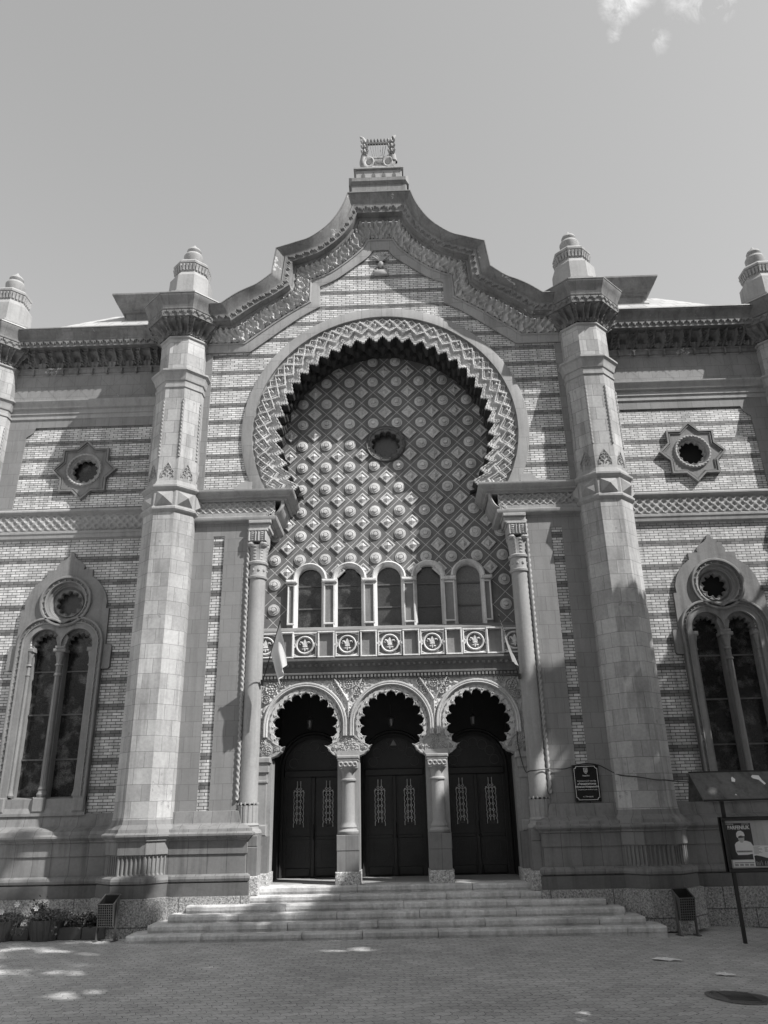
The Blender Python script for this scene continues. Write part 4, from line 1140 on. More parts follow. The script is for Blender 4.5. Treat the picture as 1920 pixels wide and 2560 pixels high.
# ------------------------------------------------------------------ side windows
def cusped(m, cx, cz, ro, rm, amp, nl, a0, a1, y0, y1, closed, mat=0):
    n = nl*10; P = []
    for i in range(n if closed else n+1):
        t = a0+(a1-a0)*i/n; lob = abs(sin(nl*pi*i/n)); r = rm+amp*lob
        P.append([(cx+q*cos(t), y, cz+q*sin(t)) for q, y in ((ro, y0), (r+.03, y0), (r+.015, y0-.015), (r, y0), (r, y1))])
    m.grid(P, mat, cu=closed)
def twin(s):
    X = WX
    out_h = [(.0, 8.70), (.05, 8.69), (.07, 8.60), (.14, 8.52), (.27, 8.44), (.35, 8.36), (.37, 8.29), (.35, 8.23), (.60, 8.22), (.60, 8.04), (.76, 7.92), (.90, 7.76), (1.0, 7.57), (1.06, 7.36), (1.05, 7.18), (1.13, 7.17), (1.14, 6.25), (1.28, 6.24), (1.30, 6.20), (1.30, 5.68), (1.27, 5.64), (1.10, 5.63), (1.10, 2.28)]
    outl = [(X+a, b) for a, b in out_h]+[(X-a, b) for a, b in reversed(out_h[1:])]
    RO = .66
    h1 = circ(X, 7.38, .50, 40)
    def lanc(c, r, zb): return [(c-r, zb)]+[(c+r*cos(t), 6.27+r*sin(t)) for t in [pi-pi*i/24 for i in range(25)]]+[(c+r, zb)]
    m = MB(); m.T = WT(s)
    m.prism(outl, -.09, .0, holes=[h1, lanc(X-.41, .40, 2.62), lanc(X+.41, .40, 2.62)])
    # inner rim following the outline
    rim = [(X+a*.965, b if b < 8 else b-.03) for a, b in out_h[:16]]
    fr = m.build('twin_window', 'stone_w', B)
    m = MB(); m.T = WT(s)
    m.arc(X, 7.38, 0, 2*pi, [(.67, -.08), (.67, -.15), (.65, -.17), (.61, -.17), (.595, -.10), (.55, -.10), (.54, -.13), (.51, -.12), (.50, -.02), (.46, -.01), (.45, .03), (.43, .04), (.42, .12), (.37, .14), (.37, .20)], 56, 0, True)
    cusped(m, X, 7.38, .37, .25, .08, 10, 0, 2*pi, .10, .24, True)
    for k in range(22):
        t = 2*pi*k/22; m.tube([(X+.56*cos(t), -.11, 7.38+.56*sin(t)), (X+.56*cos(t), -.145, 7.38+.56*sin(t))], .018, 6)
    m.build('window_roundel', 'stone_w', fr, smooth=True, ang=35)
    m = MB(); m.T = WT(s)
    for q in (-1, 1):
        cx = X+q*.41
        pr = [(.69, -.08), (.69, -.15), (.67, -.17), (.64, -.17), (.625, -.10), (.57, -.10), (.56, -.13), (.53, -.12), (.52, -.02), (.48, -.01), (.465, .05), (.44, .06), (.43, .13), (.39, .14)]
        a0, a1 = (.0, pi-.92) if q > 0 else (.92, pi)
        m.arc(cx, 6.27, a0, a1, pr, 36)
        m.arc(cx, 6.27, 0, pi, pr[8:], 28)
        cusped(m, cx, 6.27, .42, .255, .075, 8, -.25, pi+.25, .09, .24, False)
        P = [[(X+q*(r), y, z) for r, y in ((1.10, -.08), (1.10, -.15), (1.08, -.17), (1.05, -.17), (1.035, -.10), (.98, -.10), (.97, -.13), (.94, -.12), (.93, -.02), (.89, -.01), (.875, .05), (.85, .06), (.84, .13), (.74, .14), (.74, .32))] for z in (2.62, 6.27)]
        m.grid(P)
        m.rope((X+q*1.05, -.13, 2.7), (X+q*1.05, -.13, 6.0), .022, pitch=.08, n=6)
        z = 2.8
        while z < 6.2: m.tube([(X+q*.99, -.10, z), (X+q*.99, -.135, z)], .016, 6); z += .16
        for k in range(9):
            t = (pi/2-.05)*k/8.5 if q > 0 else pi-(pi/2-.05)*k/8.5
            m.tube([(cx+.58*cos(t), -.10, 6.27+.58*sin(t)), (cx+.58*cos(t), -.135, 6.27+.58*sin(t))], .016, 6)
        # slender jamb shaft with capital and base
        jx = X+q*.78
        m.lathe([(.07, 2.66), (.085, 2.70), (.06, 2.78), (.05, 2.84), (.045, 5.5), (.06, 5.52), (.045, 5.56), (.045, 5.72), (.075, 5.76), (.05, 5.80), (.06, 5.95), (.085, 6.02), (.09, 6.10)], jx, .03, 14)
        m.bev(jx-.11, jx+.11, -.07, .12, 6.10, 6.20, .02)
    m.build('window_moulding', 'stone_w', fr, smooth=True, ang=35)
    m = MB(); m.T = WT(s)
    m.box(X-.085, X+.085, .06, .31, 2.62, 6.2)
    m.lathe([(.11, 2.66), (.125, 2.72), (.09, 2.80), (.105, 2.84), (.075, 2.92), (.068, 5.48), (.095, 5.50), (.095, 5.54), (.068, 5.57), (.068, 5.72), (.10, 5.76), (.07, 5.80), (.09, 5.95), (.12, 6.02), (.12, 6.08)], X, -.01, 18)
    m.bev(X-.16, X+.16, -.13, .14, 6.08, 6.16, .02); m.bev(X-.13, X+.13, -.10, .12, 6.16, 6.24, .02); m.bev(X-.13, X+.13, -.15, .1, 2.5, 2.66, .02)
    m.prism([(X-.10, 6.24), (X+.10, 6.24), (X+.16, 6.45), (X+.06, 6.62), (X, 6.72), (X-.06, 6.62), (X-.16, 6.45)], -.03, .10)
    for k in range(5):
        t = 2*pi*k/5+.3; m.tube([(X+.04*cos(t), -.05, 6.45+.04*sin(t)), (X+.075*cos(t), -.045, 6.45+.075*sin(t))], .018, 5)
    m.build('window_mullion', 'stone_w', fr, smooth=True, ang=35)
    for q in (-1, 1):
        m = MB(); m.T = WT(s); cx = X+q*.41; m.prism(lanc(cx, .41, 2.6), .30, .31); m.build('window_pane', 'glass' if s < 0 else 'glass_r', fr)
    m = MB(); m.T = WT(s); m.prism(circ(X, 7.38, .42, 32), .30, .31); m.build('window_pane', 'glass_f' if s < 0 else 'black', fr)
    m = MB(); m.T = WT(s)
    for z in (3.52, 4.58, 5.64): m.box(X-.78, X+.78, .26, .29, z-.018, z+.018)
    m.build('glazing_bar', 'iron', fr)
    m = MB(); m.T = WT(s)   # sloping sill
    m.add([(X-1.12, -.14, 2.30), (X+1.12, -.14, 2.30), (X+1.12, .0, 2.62), (X-1.12, .0, 2.62), (X-1.12, .32, 2.67), (X+1.12, .32, 2.67), (X-1.12, -.14, 2.24), (X+1.12, -.14, 2.24)], [(0, 1, 2, 3), (3, 2, 5, 4), (6, 7, 1, 0)])
    for q in (-.95, 0, .95): m.bev(X+q-.15, X+q+.15, -.16, .1, 2.32, 2.66, .03)
    m.build('window_sill', 'stone_w', fr)
twin(1); twin(-1)
def star(s):
    X, Z = star_c[0], star_c[1]
    def st(R, n=8):
        pts = []; ri = R*cos(pi/4)/cos(pi/8)
        for k in range(16):
            r = R if k % 2 == 0 else ri
            pts.append((X+r*cos(pi*k/8+pi/2), Z+r*sin(pi*k/8+pi/2)))
        return pts
    m = MB(); m.T = WT(s)
    m.prism(st(.90), -.11, .0, holes=[st(.83)]); m.prism(st(.825), -.06, 0, holes=[circ(X, Z, .47, 40)]); m.prism(st(.80), -.09, -.05, holes=[st(.765)])
    fr = m.build('star_window', 'stone_w', B)
    m = MB(); m.T = WT(s)
    m.arc(X, Z, 0, 2*pi, [(.50, -.06), (.49, -.09), (.40, -.02), (.40, .06)], 48, 0, True)
    P = []
    for i in range(144):
        t = 2*pi*i/144; rr = .032
        P.append([(X+(.455+rr*(1+.3*cos(2*k_*2*pi/8-30*t))*cos(2*pi*k_/8))*cos(t), -.085+rr*(1+.3*cos(2*k_*2*pi/8-30*t))*sin(2*pi*k_/8), Z+(.455+rr*(1+.3*cos(2*k_*2*pi/8-30*t))*cos(2*pi*k_/8))*sin(t)) for k_ in range(8)])
    m.grid(P, 0, cu=True, cv=True)
    cusped(m, X, Z, .42, .30, .055, 12, 0, 2*pi, .0, .12, True)
    m.build('star_tracery', 'relief', fr, smooth=True, ang=40)
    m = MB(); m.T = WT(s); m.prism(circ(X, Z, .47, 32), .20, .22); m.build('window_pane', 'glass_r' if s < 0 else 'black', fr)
star(1); star(-1)

# ------------------------------------------------------------------ roofs
for s in (-1, 1):
    m = MB(); m.T = WT(s)
    m.add([(5.2, -.05, 15.42), (11.8, -.05, 15.42), (11.8, 9, 15.42), (5.2, 9, 15.42), (7.0, 3.4, 18.65), (9.5, 3.4, 18.65), (9.5, 6, 18.65), (7.0, 6, 18.65)], [(0, 1, 5, 4), (1, 2, 6, 5), (2, 3, 7, 6), (3, 0, 4, 7), (4, 5, 6, 7)])
    m.build('wing_roof', stone('roof_slate', .45, joint=(.5, .4, .02), jc=.55, var=.08, streak=0, rough=.4) if s == -1 else bpy.data.materials['roof_slate'] if 'roof_slate' in bpy.data.materials else 'roof', B)
    m = MB(); m.T = (lambda p, s=s: (p[0]*s, p[1], p[2]))
    def sq(a, z): return [(6.95+.0-a, 3.5-a, z), (9.25+a, 3.5-a, z), (9.25+a, 6+a, z), (6.95-a, 6+a, z)]
    R = [sq(-.08, 18.1), sq(-.08, 18.42), sq(.02, 18.44), sq(.03, 18.52), sq(-.10, 18.55), sq(-.06, 18.86), sq(.02, 18.88), sq(.02, 18.95), sq(.10, 19.0), sq(.22, 19.15), sq(.33, 19.38), sq(.35, 19.40), sq(.35, 19.46), sq(.0, 19.52)]
    m.grid([[r[k] for r in R] for k in range(4)], cu=True); m.add(R[-1], [(0, 1, 2, 3)])
    m.build('roof_turret', 'relief_dk', B)
m = MB(); m.box(-5.3, 5.3, 2.6, 9, .0, 16); m.box(-12, -5.31, 1.75, 9, -.3, 15.9); m.box(5.31, 12, 1.75, 9, -.3, 15.9); m.box(-6.3, -5.25, .47, 1.7, -.3, 15.8); m.box(5.25, 6.3, .47, 1.7, -.3, 15.8)
m.build('hall_body', 'black', B)

# ------------------------------------------------------------------ steps
st = thing('entrance_steps', 'six broad worn pale stone steps rising to the arched porch', 'steps', (0, -.8, GZ))
hw = [5.45, 5.12, 4.80, 4.50, 3.60, 3.05]; fy = [-1.62, -1.32, -1.02, -.70, -.40, -.08]
rr = random.Random(3)
for k in range(6):
    m = MB(); z1 = GZ+.142*(k+1); z0 = z1-.142 if k == 0 else z1-.150
    if k == 0: z0 -= .08
    x = -hw[k]
    while x < hw[k]-.05:
        w = rr.uniform(1.2, 2.6); xe = min(hw[k], x+w)
        if hw[k]-xe < .6: xe = hw[k]
        dy = rr.uniform(-.014, .014); dz = rr.uniform(-.007, .005); g_ = .006
        yb = .6-.01*k
        # slab with a worn, slightly wavy nosing over a recessed riser
        n = max(4, int((xe-x)/.12)); P = []
        for i in range(n+1):
            xx = x+g_+(xe-x-2*g_)*i/n
            c = .010*noise.noise(Vector((xx*3, k*5.1, 0)))+.006*noise.noise(Vector((xx*11, k*3.3, 2)))
            y_ = fy[k]+dy+c
            P.append([(xx, y_+.03, z0-.02), (xx, y_+.022, z1-.10), (xx, y_-.004, z1-.095), (xx, y_-.008, z1+dz-.028+c), (xx, y_+.006, z1+dz-.008), (xx, y_+.03, z1+dz), (xx, yb, z1+dz)])
        m.grid(P); m.add(P[0], [tuple(range(7))]); m.add(P[-1], [tuple(range(7))])
        x = xe
    o = m.build('step', 'step', None); o.parent = st; o.location = (0, .8, -GZ)
m = MB(); m.box(-3.0, 3.0, .0, .7, -.2, .40); o = m.build('step_core', 'base_dk', st); o.location = (0, .8, -GZ)

# ------------------------------------------------------------------ ground
m = MB(); xs = [-400, -20, 4.2, 9.2, 400]
m.grid([[(x, y, gz(x)) for y in (-400, 400)] for x in xs])
gr = m.build('pavement', 'pave', None, recalc=False); gr['kind'] = 'structure'
def blob(n, rx, ry, jit, seed, rough=3):
    r = random.Random(seed); ph = [r.uniform(0, 6.28) for _ in range(6)]
    return [(rx*(1+jit*sum(sin((q+2)*t+ph[q])/(q+1.5) for q in range(5)))*cos(t), ry*(1+jit*sum(sin((q+2)*t+ph[q])/(q+1.5) for q in range(5)))*sin(t)) for t in [2*pi*i/n for i in range(n)]]
GM = gz(4.72)+.004
m = MB(); m.T = lambda p: (p[0], p[1], p[2]-gz(4.72)+gz(p[0])); P = []
cx, cy = 4.72, -6.92
b1 = blob(40, .42, .43, .05, 4); b2 = blob(40, .36, .37, .03, 5)
vs = [(cx+a, cy+b, GM+.005) for a, b in b1]+[(cx+a, cy+b, GM-.0+.012) for a, b in b2]
m.add(vs, [(i, (i+1) % 40, 40+(i+1) % 40, 40+i) for i in range(40)], 1)
P = [[(cx+.35*r*cos(t), cy+.35*r*sin(t), GM+.014-.004*r) for r in (1, .9, .88, .3, .01)] for t in [2*pi*i/28 for i in range(28)]]
m.grid(P, 0, cu=True)
for k in range(-4, 5): m.box(cx-.21, cx+.21, cy+k*.05-.012, cy+k*.06+.012, GM+.014, GM+.019, 0)
tag(m.build('manhole_cover', ['iron', 'base_dk'], None), 'dark round manhole cover sunk in the paving at the lower right', 'manhole cover')
# litter
def litter(x, y, rx, ry, seed, label):
    GM = gz(x)+.004; b = blob(14, rx, ry, .22, seed); gx = x; m = MB(); m.T = lambda p: (p[0], p[1], p[2]-gz(gx)+gz(p[0])); n = len(b)
    r = random.Random(seed)
    vs = [(x, y, GM+.035)]+[(x+a*.55, y+c*.55, GM+.02+.03*r.random()) for a, c in b]+[(x+a, y+c, GM+.006+.02*r.random()) for a, c in b]
    fs = [(0, 1+i, 1+(i+1) % n) for i in range(n)]+[(1+i, 1+n+i, 1+n+(i+1) % n, 1+(i+1) % n) for i in range(n)]
    m.add(vs, fs)
    tag(m.build('litter', 'white', None, recalc=False), label, 'litter', 'crumpled litter on the paving')
litter(4.59, -4.24, .22, .10, 3, 'larger crumpled white paper lying on the paving below the right waste bin')
litter(5.12, -5.38, .15, .06, 9, 'small flat white paper scrap on the paving above the manhole cover')

# ------------------------------------------------------------------ waste bins
def bin_(label, face, loc, rot):
    t = thing('waste_bin', label, 'waste bin', loc, 'metal waste bins flanking the steps'); t.rotation_euler = (0, 0, rot)
    m = MB()   # hopper: open box, wider on top, its back higher
    W, D = .17, .17
    top = [(-W, -D, .70), (W, -D, .70), (W, D, .86), (-W, D, .86)]; bot = [(-W+.01, -D*.55, .28), (W-.01, -D*.55, .28), (W-.01, D*.35, .28), (-W+.01, D*.35, .28)]
    m.add(top+bot, [(0, 3, 7, 4), (1, 2, 6, 5), (2, 3, 7, 6), (4, 5, 6, 7)])
    for a, b in ((0, 1), (1, 2), (2, 3), (3, 0)): m.tube([top[a], top[b]], .012, 5)
    o = m.build('hopper', 'iron', t)
    m = MB()   # pierced front made of a strap lattice
    for i in range(10):
        v = i/9; z = .70-.42*v; y = -D+(D*.45)*v
        m.box(-W+.01, W-.01, y-.004, y+.004, z-.007, z+.007)
    for i in range(8):
        x = -W+.01+(2*W-.02)*i/7; m.tube([(x, -D, .70), (x, -D*.55, .28)], .008, 4)
    m.build('pierced_front', 'iron', t)
    m = MB(); m.add([(-W+.012, -D+.03, .66), (W-.012, -D+.03, .66), (W-.02, -D*.4, .29), (-W+.02, -D*.4, .29)], [(0, 1, 2, 3)]); m.add([(-W+.012, -D+.012, .69), (W-.012, -D+.012, .69), (W-.012, D-.012, .845), (-W+.012, D-.012, .845), (-W+.02, -D*.5, .30), (W-.02, -D*.5, .30), (W-.02, D*.3, .30), (-W+.02, D*.3, .30)], [(1, 2, 6, 5), (2, 3, 7, 6), (3, 0, 4, 7), (4, 5, 6, 7)]); m.build('liner', 'black', o, recalc=False)
    for s in (-1, 1):
        m = MB(); x = s*(W+.022)
        m.add([(x-.010, -.055, .02), (x+.010, -.055, .02), (x+.010, .045, .02), (x-.010, .045, .02), (x-.010, -.04, .72), (x+.010, -.04, .72), (x+.010, .04, .72), (x-.010, .04, .72)], [(0, 1, 5, 4), (1, 2, 6, 5), (2, 3, 7, 6), (3, 0, 4, 7), (4, 5, 6, 7)])
        m.box(x-.035, x+.035, -.12, .12, .0, .02); m.build('leg', 'iron', t)
    return t
bin_('metal mesh waste bin between the planters and the left end of the steps', 1, (-6.0, -1.22, GZ), radians(-4))
b2_ = bin_('metal mesh waste bin beside the right end of the steps near the notice board', 1, (5.98, -1.20, gz(5.98)), radians(7))
# broken concrete footing piece behind the right bin
m = MB(); m.bev(5.90, 6.22, -1.06, -.98, GZ-.1, GZ+.17, .02)
tag(m.build('stone_slab', 'granite_lt', None), 'small upright rough stone slab leaning low behind the right waste bin', 'stone slab')

# ------------------------------------------------------------------ planters and plants
def planter_tub(x, y, r0, r1, h, label):
    m = MB(); n = 96
    P = [[(x+r*cos(t)*(1+.05*(1 if (k % 6) < 4 else 0)), y+r*sin(t)*(1+.05*(1 if (k % 6) < 4 else 0)), z) for r, z in ((r0, GZ), (r1, GZ+h), (r1-.04, GZ+h), (r1-.05, GZ+h-.06), (.01, GZ+h-.06))] for k, t in [(k, 2*pi*k/n) for k in range(n)]]
    m.grid(P, 0, cu=True)
    return tag(m.build('flower_tub', 'planter', None), label, 'planter', 'ribbed round flower tubs by the wall')
def leaves(m, pts, size, rnd, mat=0):
    for p in pts:
        a = rnd.uniform(0, 6.28); el = rnd.uniform(-.9, .9); s = size*rnd.uniform(.6, 1.3)
        d = Vector((cos(a)*cos(el), sin(a)*cos(el), sin(el))); u = d.cross(Vector((rnd.uniform(-1, 1), rnd.uniform(-1, 1), rnd.uniform(-1, 1)))).normalized()
        c = Vector(p)
        m.add([tuple(c), tuple(c+d*s*.5+u*s*.35), tuple(c+d*s), tuple(c+d*s*.5-u*s*.35)], [(0, 1, 2, 3)], mat)
planter_tub(-8.42, -.86, .30, .40, .38, 'ribbed round flower tub cut by the left edge of the picture')
planter_tub(-7.42, -.88, .27, .37, .40, 'ribbed round flower tub under the trailing plant, between box and left tub')
m = MB(); 
for a, b in ((-7.12, -6.62), (-6.61, -6.12)): m.bev(a, b, -.98, -.62, GZ, GZ+.24, .015)
tag(m.build('planter_box', 'planter', None), 'low dark rectangular planter box of two blocks left of the waste bin', 'planter')
m = MB(); m.bev(-8.1, -7.75, -.95, -.62, GZ, GZ+.24, .015); tag(m.build('planter_box', 'planter', None), 'low dark planter block between the two ribbed tubs', 'planter')
rnd = random.Random(11)
def bush(name, label, cx, cy, cz, rx, ry, rz, n, size, mat, trail=0):
    m = MB(); pts = []
    for _ in range(n):
        a = rnd.uniform(0, 6.28); r = sqrt(rnd.random()); h = rnd.random()
        w = .75+.5*noise.noise(Vector((cx+3*cos(a), sin(a)*3, h)))
        pts.append((cx+rx*r*cos(a)*w, cy+ry*r*sin(a)*w, cz+rz*h*(1-r*r*.7)*w))
    for k in range(trail):
        x = cx+rnd.uniform(-rx, rx*.5); y = cy-ry*.8; z = cz+.05; dx = rnd.uniform(-.45, -.05)
        for i in range(26):
            v = i/25; pts.append((x+dx*v+rnd.uniform(-.03, .03), y-.10*sin(v*2)+rnd.uniform(-.02, .02), z+.10*sin(v*3)-.30*v*v+rnd.uniform(-.02, .02)))
        m.tube([(x+dx*v/4, y-.10*sin(v/2), z+.10*sin(v*.75)-.30*(v/4)**2) for v in range(5)], .006, 4)
    leaves(m, pts, size, rnd)
    for k in range(10):
        a = rnd.uniform(0, 6.28); m.tube([(cx, cy, cz-.06), (cx+rx*.5*cos(a), cy+ry*.5*sin(a), cz+rz*.6)], .006, 4)
    return tag(m.build(name, mat, None, recalc=False), label, 'plant', 'plants in the tubs and boxes')
bush('trailing_plant', 'pale trailing leafy plant spilling over the middle ribbed tub', -7.30, -.9, .18, .60, .30, .28, 2100, .05, 'leaf', 6)
bush('trailing_plant', 'wispy pale plant draping over the tub at the left edge', -8.25, -.88, .18, .50, .28, .22, 1200, .045, 'leaf', 4)
bush('leafy_plant', 'dark bushy plant growing in the low planter box', -6.62, -.80, .02, .42, .2, .36, 1300, .06, 'leaf_dk')
bush('leafy_plant', 'tall dark sprig standing behind the middle trailing plant', -7.65, -.70, .22, .28, .12, .42, 500, .06, 'leaf_dk')
for (x, z) in ((-7.62, .42), (-8.36, .36), (-8.05, .5)):
    m = MB()
    for k in range(6):
        a = 2*pi*k/6; m.add([(x, -1.0, z), (x+.05*cos(a-.4), -1.02, z+.05*sin(a-.4)), (x+.065*cos(a), -1.03, z+.065*sin(a)), (x+.05*cos(a+.4), -1.02, z+.05*sin(a+.4))], [(0, 1, 2, 3)])
    lab = {-7.62: 'white blossom on top of the middle trailing plant', -8.36: 'white blossom low over the tub at the left edge', -8.05: 'white blossom between the two tubs'}[x]
    tag(m.build('flower', 'white', None, recalc=False), lab, 'flower', 'white blossoms over the tubs')

# ------------------------------------------------------------------ text
def text_mesh(name, body, size, loc, mat, parent=None, align='CENTER', bold=0., sx=1.):
    cu = bpy.data.curves.new(name, 'FONT'); cu.body = body; cu.size = size; cu.align_x = align; cu.extrude = .0015; cu.offset = bold
    tmp = bpy.data.objects.new('tmp', cu); COL.objects.link(tmp)
    dg = bpy.context.evaluated_depsgraph_get(); me = bpy.data.meshes.new_from_object(tmp.evaluated_get(dg))
    bpy.data.objects.remove(tmp)
    me.name = name; me.materials.clear(); me.materials.append(M[mat])
    o = bpy.data.objects.new(name, me); COL.objects.link(o); o.rotation_euler = (pi/2, 0, 0); o.location = loc; o.scale = (sx, 1, 1)
    if parent: o.parent = parent
    return o
# plaque
PX, PZ, PYp = 4.505, 2.71, -.05
pq = thing('wall_plaque', 'black enamel plaque with a pale border, trident emblem and Cyrillic lettering', 'plaque', (PX, PYp, 2.31))
m = MB(); m.bev(-.30, .30, -.02, .05, -.0, .80, .008); o = m.build('plate', 'plaque', pq)
m = MB(); k = .05
def ol(i):
    w, z0, z1 = .27-i, .03+i, .77-i
    pts = []
    for (cx, cz, a0) in ((w, z1, pi), (-w, z1, 1.5*pi), (-w, z0, 0), (w, z0, .5*pi)):
        seg = [(cx+k*cos(a0+pi/2*j/5), cz+k*sin(a0+pi/2*j/5)) for j in range(6)]
        pts += seg[::-1]
    return pts
m.prism(ol(0), -.0235, -.0205, holes=[ol(.009)]); m.build('border', 'white', pq)
zt = .80
for body, sz, z, b in (('Україна', .045, .545, 0), ('Комунальний заклад', .042, .430, 0), ('«Закарпатська', .060, .362, .0012), ('обласна філармонія»', .054, .300, .0012), ('Закарпатської обласної ради', .032, .245, 0), ('м. Ужгород', .042, .090, 0)):
    text_mesh('lettering', body, sz, (0, -.0225, z), 'white', pq, bold=b)
m = MB()   # small shield with trident
sh = [(-.045, .73), (.045, .73), (.045, .655), (.03, .622), (0, .602), (-.03, .622), (-.045, .655)]
m.prism(sh, -.0235, -.0205, holes=[[(a*.84, .67+(b-.67)*.86) for a, b in sh]])
for s in (-1, 1): m.box(s*.026-.004, s*.026+.004, -.0235, -.0205, .65, .712); m.box(min(0, s*.026), max(0, s*.026), -.0236, -.0205, .645, .653)
m.prism([(0, .715), (.007, .69), (.004, .62), (-.004, .62), (-.007, .69)], -.0238, -.0205)
m.build('emblem', 'white', pq)
m = MB()
for a in (-.285, .285):
    for b in (.015, .785): m.tube([(a, -.02, b), (a, -.03, b)], .01, 8)
m.build('screw', 'metal', pq)
# cable
pts = [(3.05, .36, 3.95), (3.04, .30, 3.6), (3.10, -.06, 3.02), (3.22, -.12, 3.0), (3.45, -.12, 3.02), (3.7, -.06, 3.04), (4.0, -.04, 3.03), (4.2, -.04, 3.07), (4.5, -.07, 3.14), (4.82, -.04, 3.10), (5.0, -.12, 3.0), (5.2, -.35, 2.86), (5.5, -.70, 2.80), (5.9, -.71, 2.73), (6.12, -.70, 2.72), (6.45, -.3, 2.70), (6.75, -.04, 2.69), (7.3, -.14, 2.66)]
def cr(pts, n=6):
    P = [Vector(p) for p in pts]; o = []
    for i in range(len(P)-1):
        a = P[max(i-1, 0)]; b = P[i]; c = P[i+1]; d = P[min(i+2, len(P)-1)]
        for k in range(n):
            t = k/n; o.append(tuple(.5*((2*b)+(c-a)*t+(2*a-5*b+4*c-d)*t*t+(3*b-3*c+d-a)*t**3)))
    return o+[tuple(P[-1])]
m = MB(); m.tube(cr(pts), .012, 5); tag(m.build('cable', 'metal', None, smooth=True), 'thin black cable sagging across the right column, the plaque and the tower', 'cable')

# ------------------------------------------------------------------ notice board
nb = thing('notice_board', 'dark framed notice board with posters under a sloping canopy at the right edge', 'notice board', (6.80, -1.98, gz(6.8))); nb.scale = (1.045,)*3
m = MB(); m.box(-.03, .03, -.03, .03, 0, 2.62); m.build('post', 'metal', nb)
m = MB(); m.box(1.42, 1.48, -.03, .03, 0, 2.62); m.build('post', 'metal', nb)
m = MB(); X0, X1, Z0, Z1 = -.12, 1.60, 1.20, 2.18
frame(m, X0, X1, Z0, Z1, .07, -.05, dep=.09); m.box(X0, X0+.02, -.12, .05, Z0, Z1); m.box(X0, X1, -.051, -.035, Z0+.02, Z1-.02)
for x in (.12, .34, .6): m.tube([(x, -.14, Z1-.035), (x, -.15, Z1-.035)], .008, 6)
case = m.build('display_case', 'metal', nb)
m = MB(); m.box(X0+.07, X1-.07, -.058, -.0515, Z0+.07, Z1-.07); m.build('backing_sheet', 'backdrop', case)
def quad(m, x0, x1, z0, z1, y, mat=0): m.box(x0, x1, y-.002, y, z0, z1, mat)
m = MB(); y = -.060   # concert poster
quad(m, -.03, .45, 1.42, 2.065, y, 0)
# performer, waist up: pale cap, face, shirt
y2 = y-.0025
m.prism([(.09, 1.56), (.09, 1.68), (.12, 1.72), (.20, 1.755), (.33, 1.745), (.40, 1.72), (.43, 1.66), (.42, 1.52), (.30, 1.50), (.12, 1.50)], y2-.002, y2, mat=1)
m.prism([(.165, 1.83), (.175, 1.76), (.205, 1.72), (.245, 1.715), (.285, 1.76), (.295, 1.84)], y2-.003, y2-.001, mat=2)
m.prism([(.145, 1.83), (.15, 1.885), (.19, 1.925), (.245, 1.93), (.29, 1.90), (.305, 1.85), (.30, 1.83), (.23, 1.845), (.16, 1.80)], y2-.004, y2-.001, mat=1)
m.prism([(.175, 1.825), (.205, 1.835), (.29, 1.825), (.28, 1.805), (.18, 1.80)], y2-.0045, y2-.001, mat=0)
quad(m, .10, .40, 1.545, 1.575, y2-.003, 3)
po = m.build('concert_poster', ['print', 'white', 'skin', 'greyprint'], nb)
text_mesh('lettering', 'PARFENIUK', .093, (.21, y-.003, 1.955), 'white', nb, bold=.002, sx=.88)
text_mesh('lettering', '4 ЖОВТНЯ', .03, (.045, y-.003, 2.035), 'white', nb)
text_mesh('lettering', 'ФІЛАРМОНІЯ', .02, (.35, y-.003, 2.04), 'white', nb)
text_mesh('lettering', 'ЗАКАРПАТСЬКА', .028, (.25, y-.008, 1.552), 'print', nb)
m = MB(); quad(m, .0, .42, 1.285, 1.41, y, 0)
for k in range(4): quad(m, .03+.095*k, .10+.095*k, 1.31, 1.345, y-.0025, 1)
quad(m, .03, .40, 1.36, 1.37, y-.0025, 2)
m.build('paper_notice', ['white', 'greyprint', 'print'], nb)
m = MB(); quad(m, .40, 1.05, 1.29, 1.66, y-.004, 0)
hz = [(.42, 1.30), (1.04, 1.30), (1.04, 1.42), (.98, 1.43), (.95, 1.48), (.90, 1.42), (.84, 1.46), (.78, 1.505), (.75, 1.45), (.66, 1.44), (.56, 1.47), (.46, 1.49), (.42, 1.48)]
m.prism(hz, y-.008, y-.0065, mat=1)
rq = random.Random(5)
for k in range(46): x = rq.uniform(.43, 1.0); m.box(x, x+.010, y-.0100, y-.0080, 1.31, 1.31+rq.uniform(.02, .09), rq.choice((1, 2, 2, 3)))
for k in range(8): quad(m, .43, .43+rq.uniform(.08, .17), 1.52+.017*k-.003, 1.524+.017*k-.0, y-.0065, 2)
for k in range(5): quad(m, .64, .64+rq.uniform(.04, .07), 1.55+.018*k-.003, 1.552+.018*k+.003, y-.0065, 2)
m.build('event_poster', ['white', 'print', 'greyprint', 'skin'], nb)
text_mesh('lettering', '10', .05, (.80, y-.008, 1.59), 'print', nb, bold=.001)
m = MB(); m.box(X0+.07, X1-.07, -.125, -.122, Z0+.07, Z1-.07)
mg, nt, b = newmat('clear_glass'); b.inputs['Base Color'].default_value = g(1); b.inputs['Transmission Weight'].default_value = 1; b.inputs['Roughness'].default_value = .0; b.inputs['IOR'].default_value = 1.05; M['clear'] = mg
m.build('glass_front', 'clear', nb)
m = MB()   # steep twin-pitched canopy sheet
ca = [(-.50, -.42, 2.50), (1.95, -.42, 2.50), (1.9, .0, 3.02), (-.56, .0, 3.02), (-.50, .42, 2.50), (1.95, .42, 2.50)]
cb_ = [(a, b_, c-.03) for a, b_, c in ca]
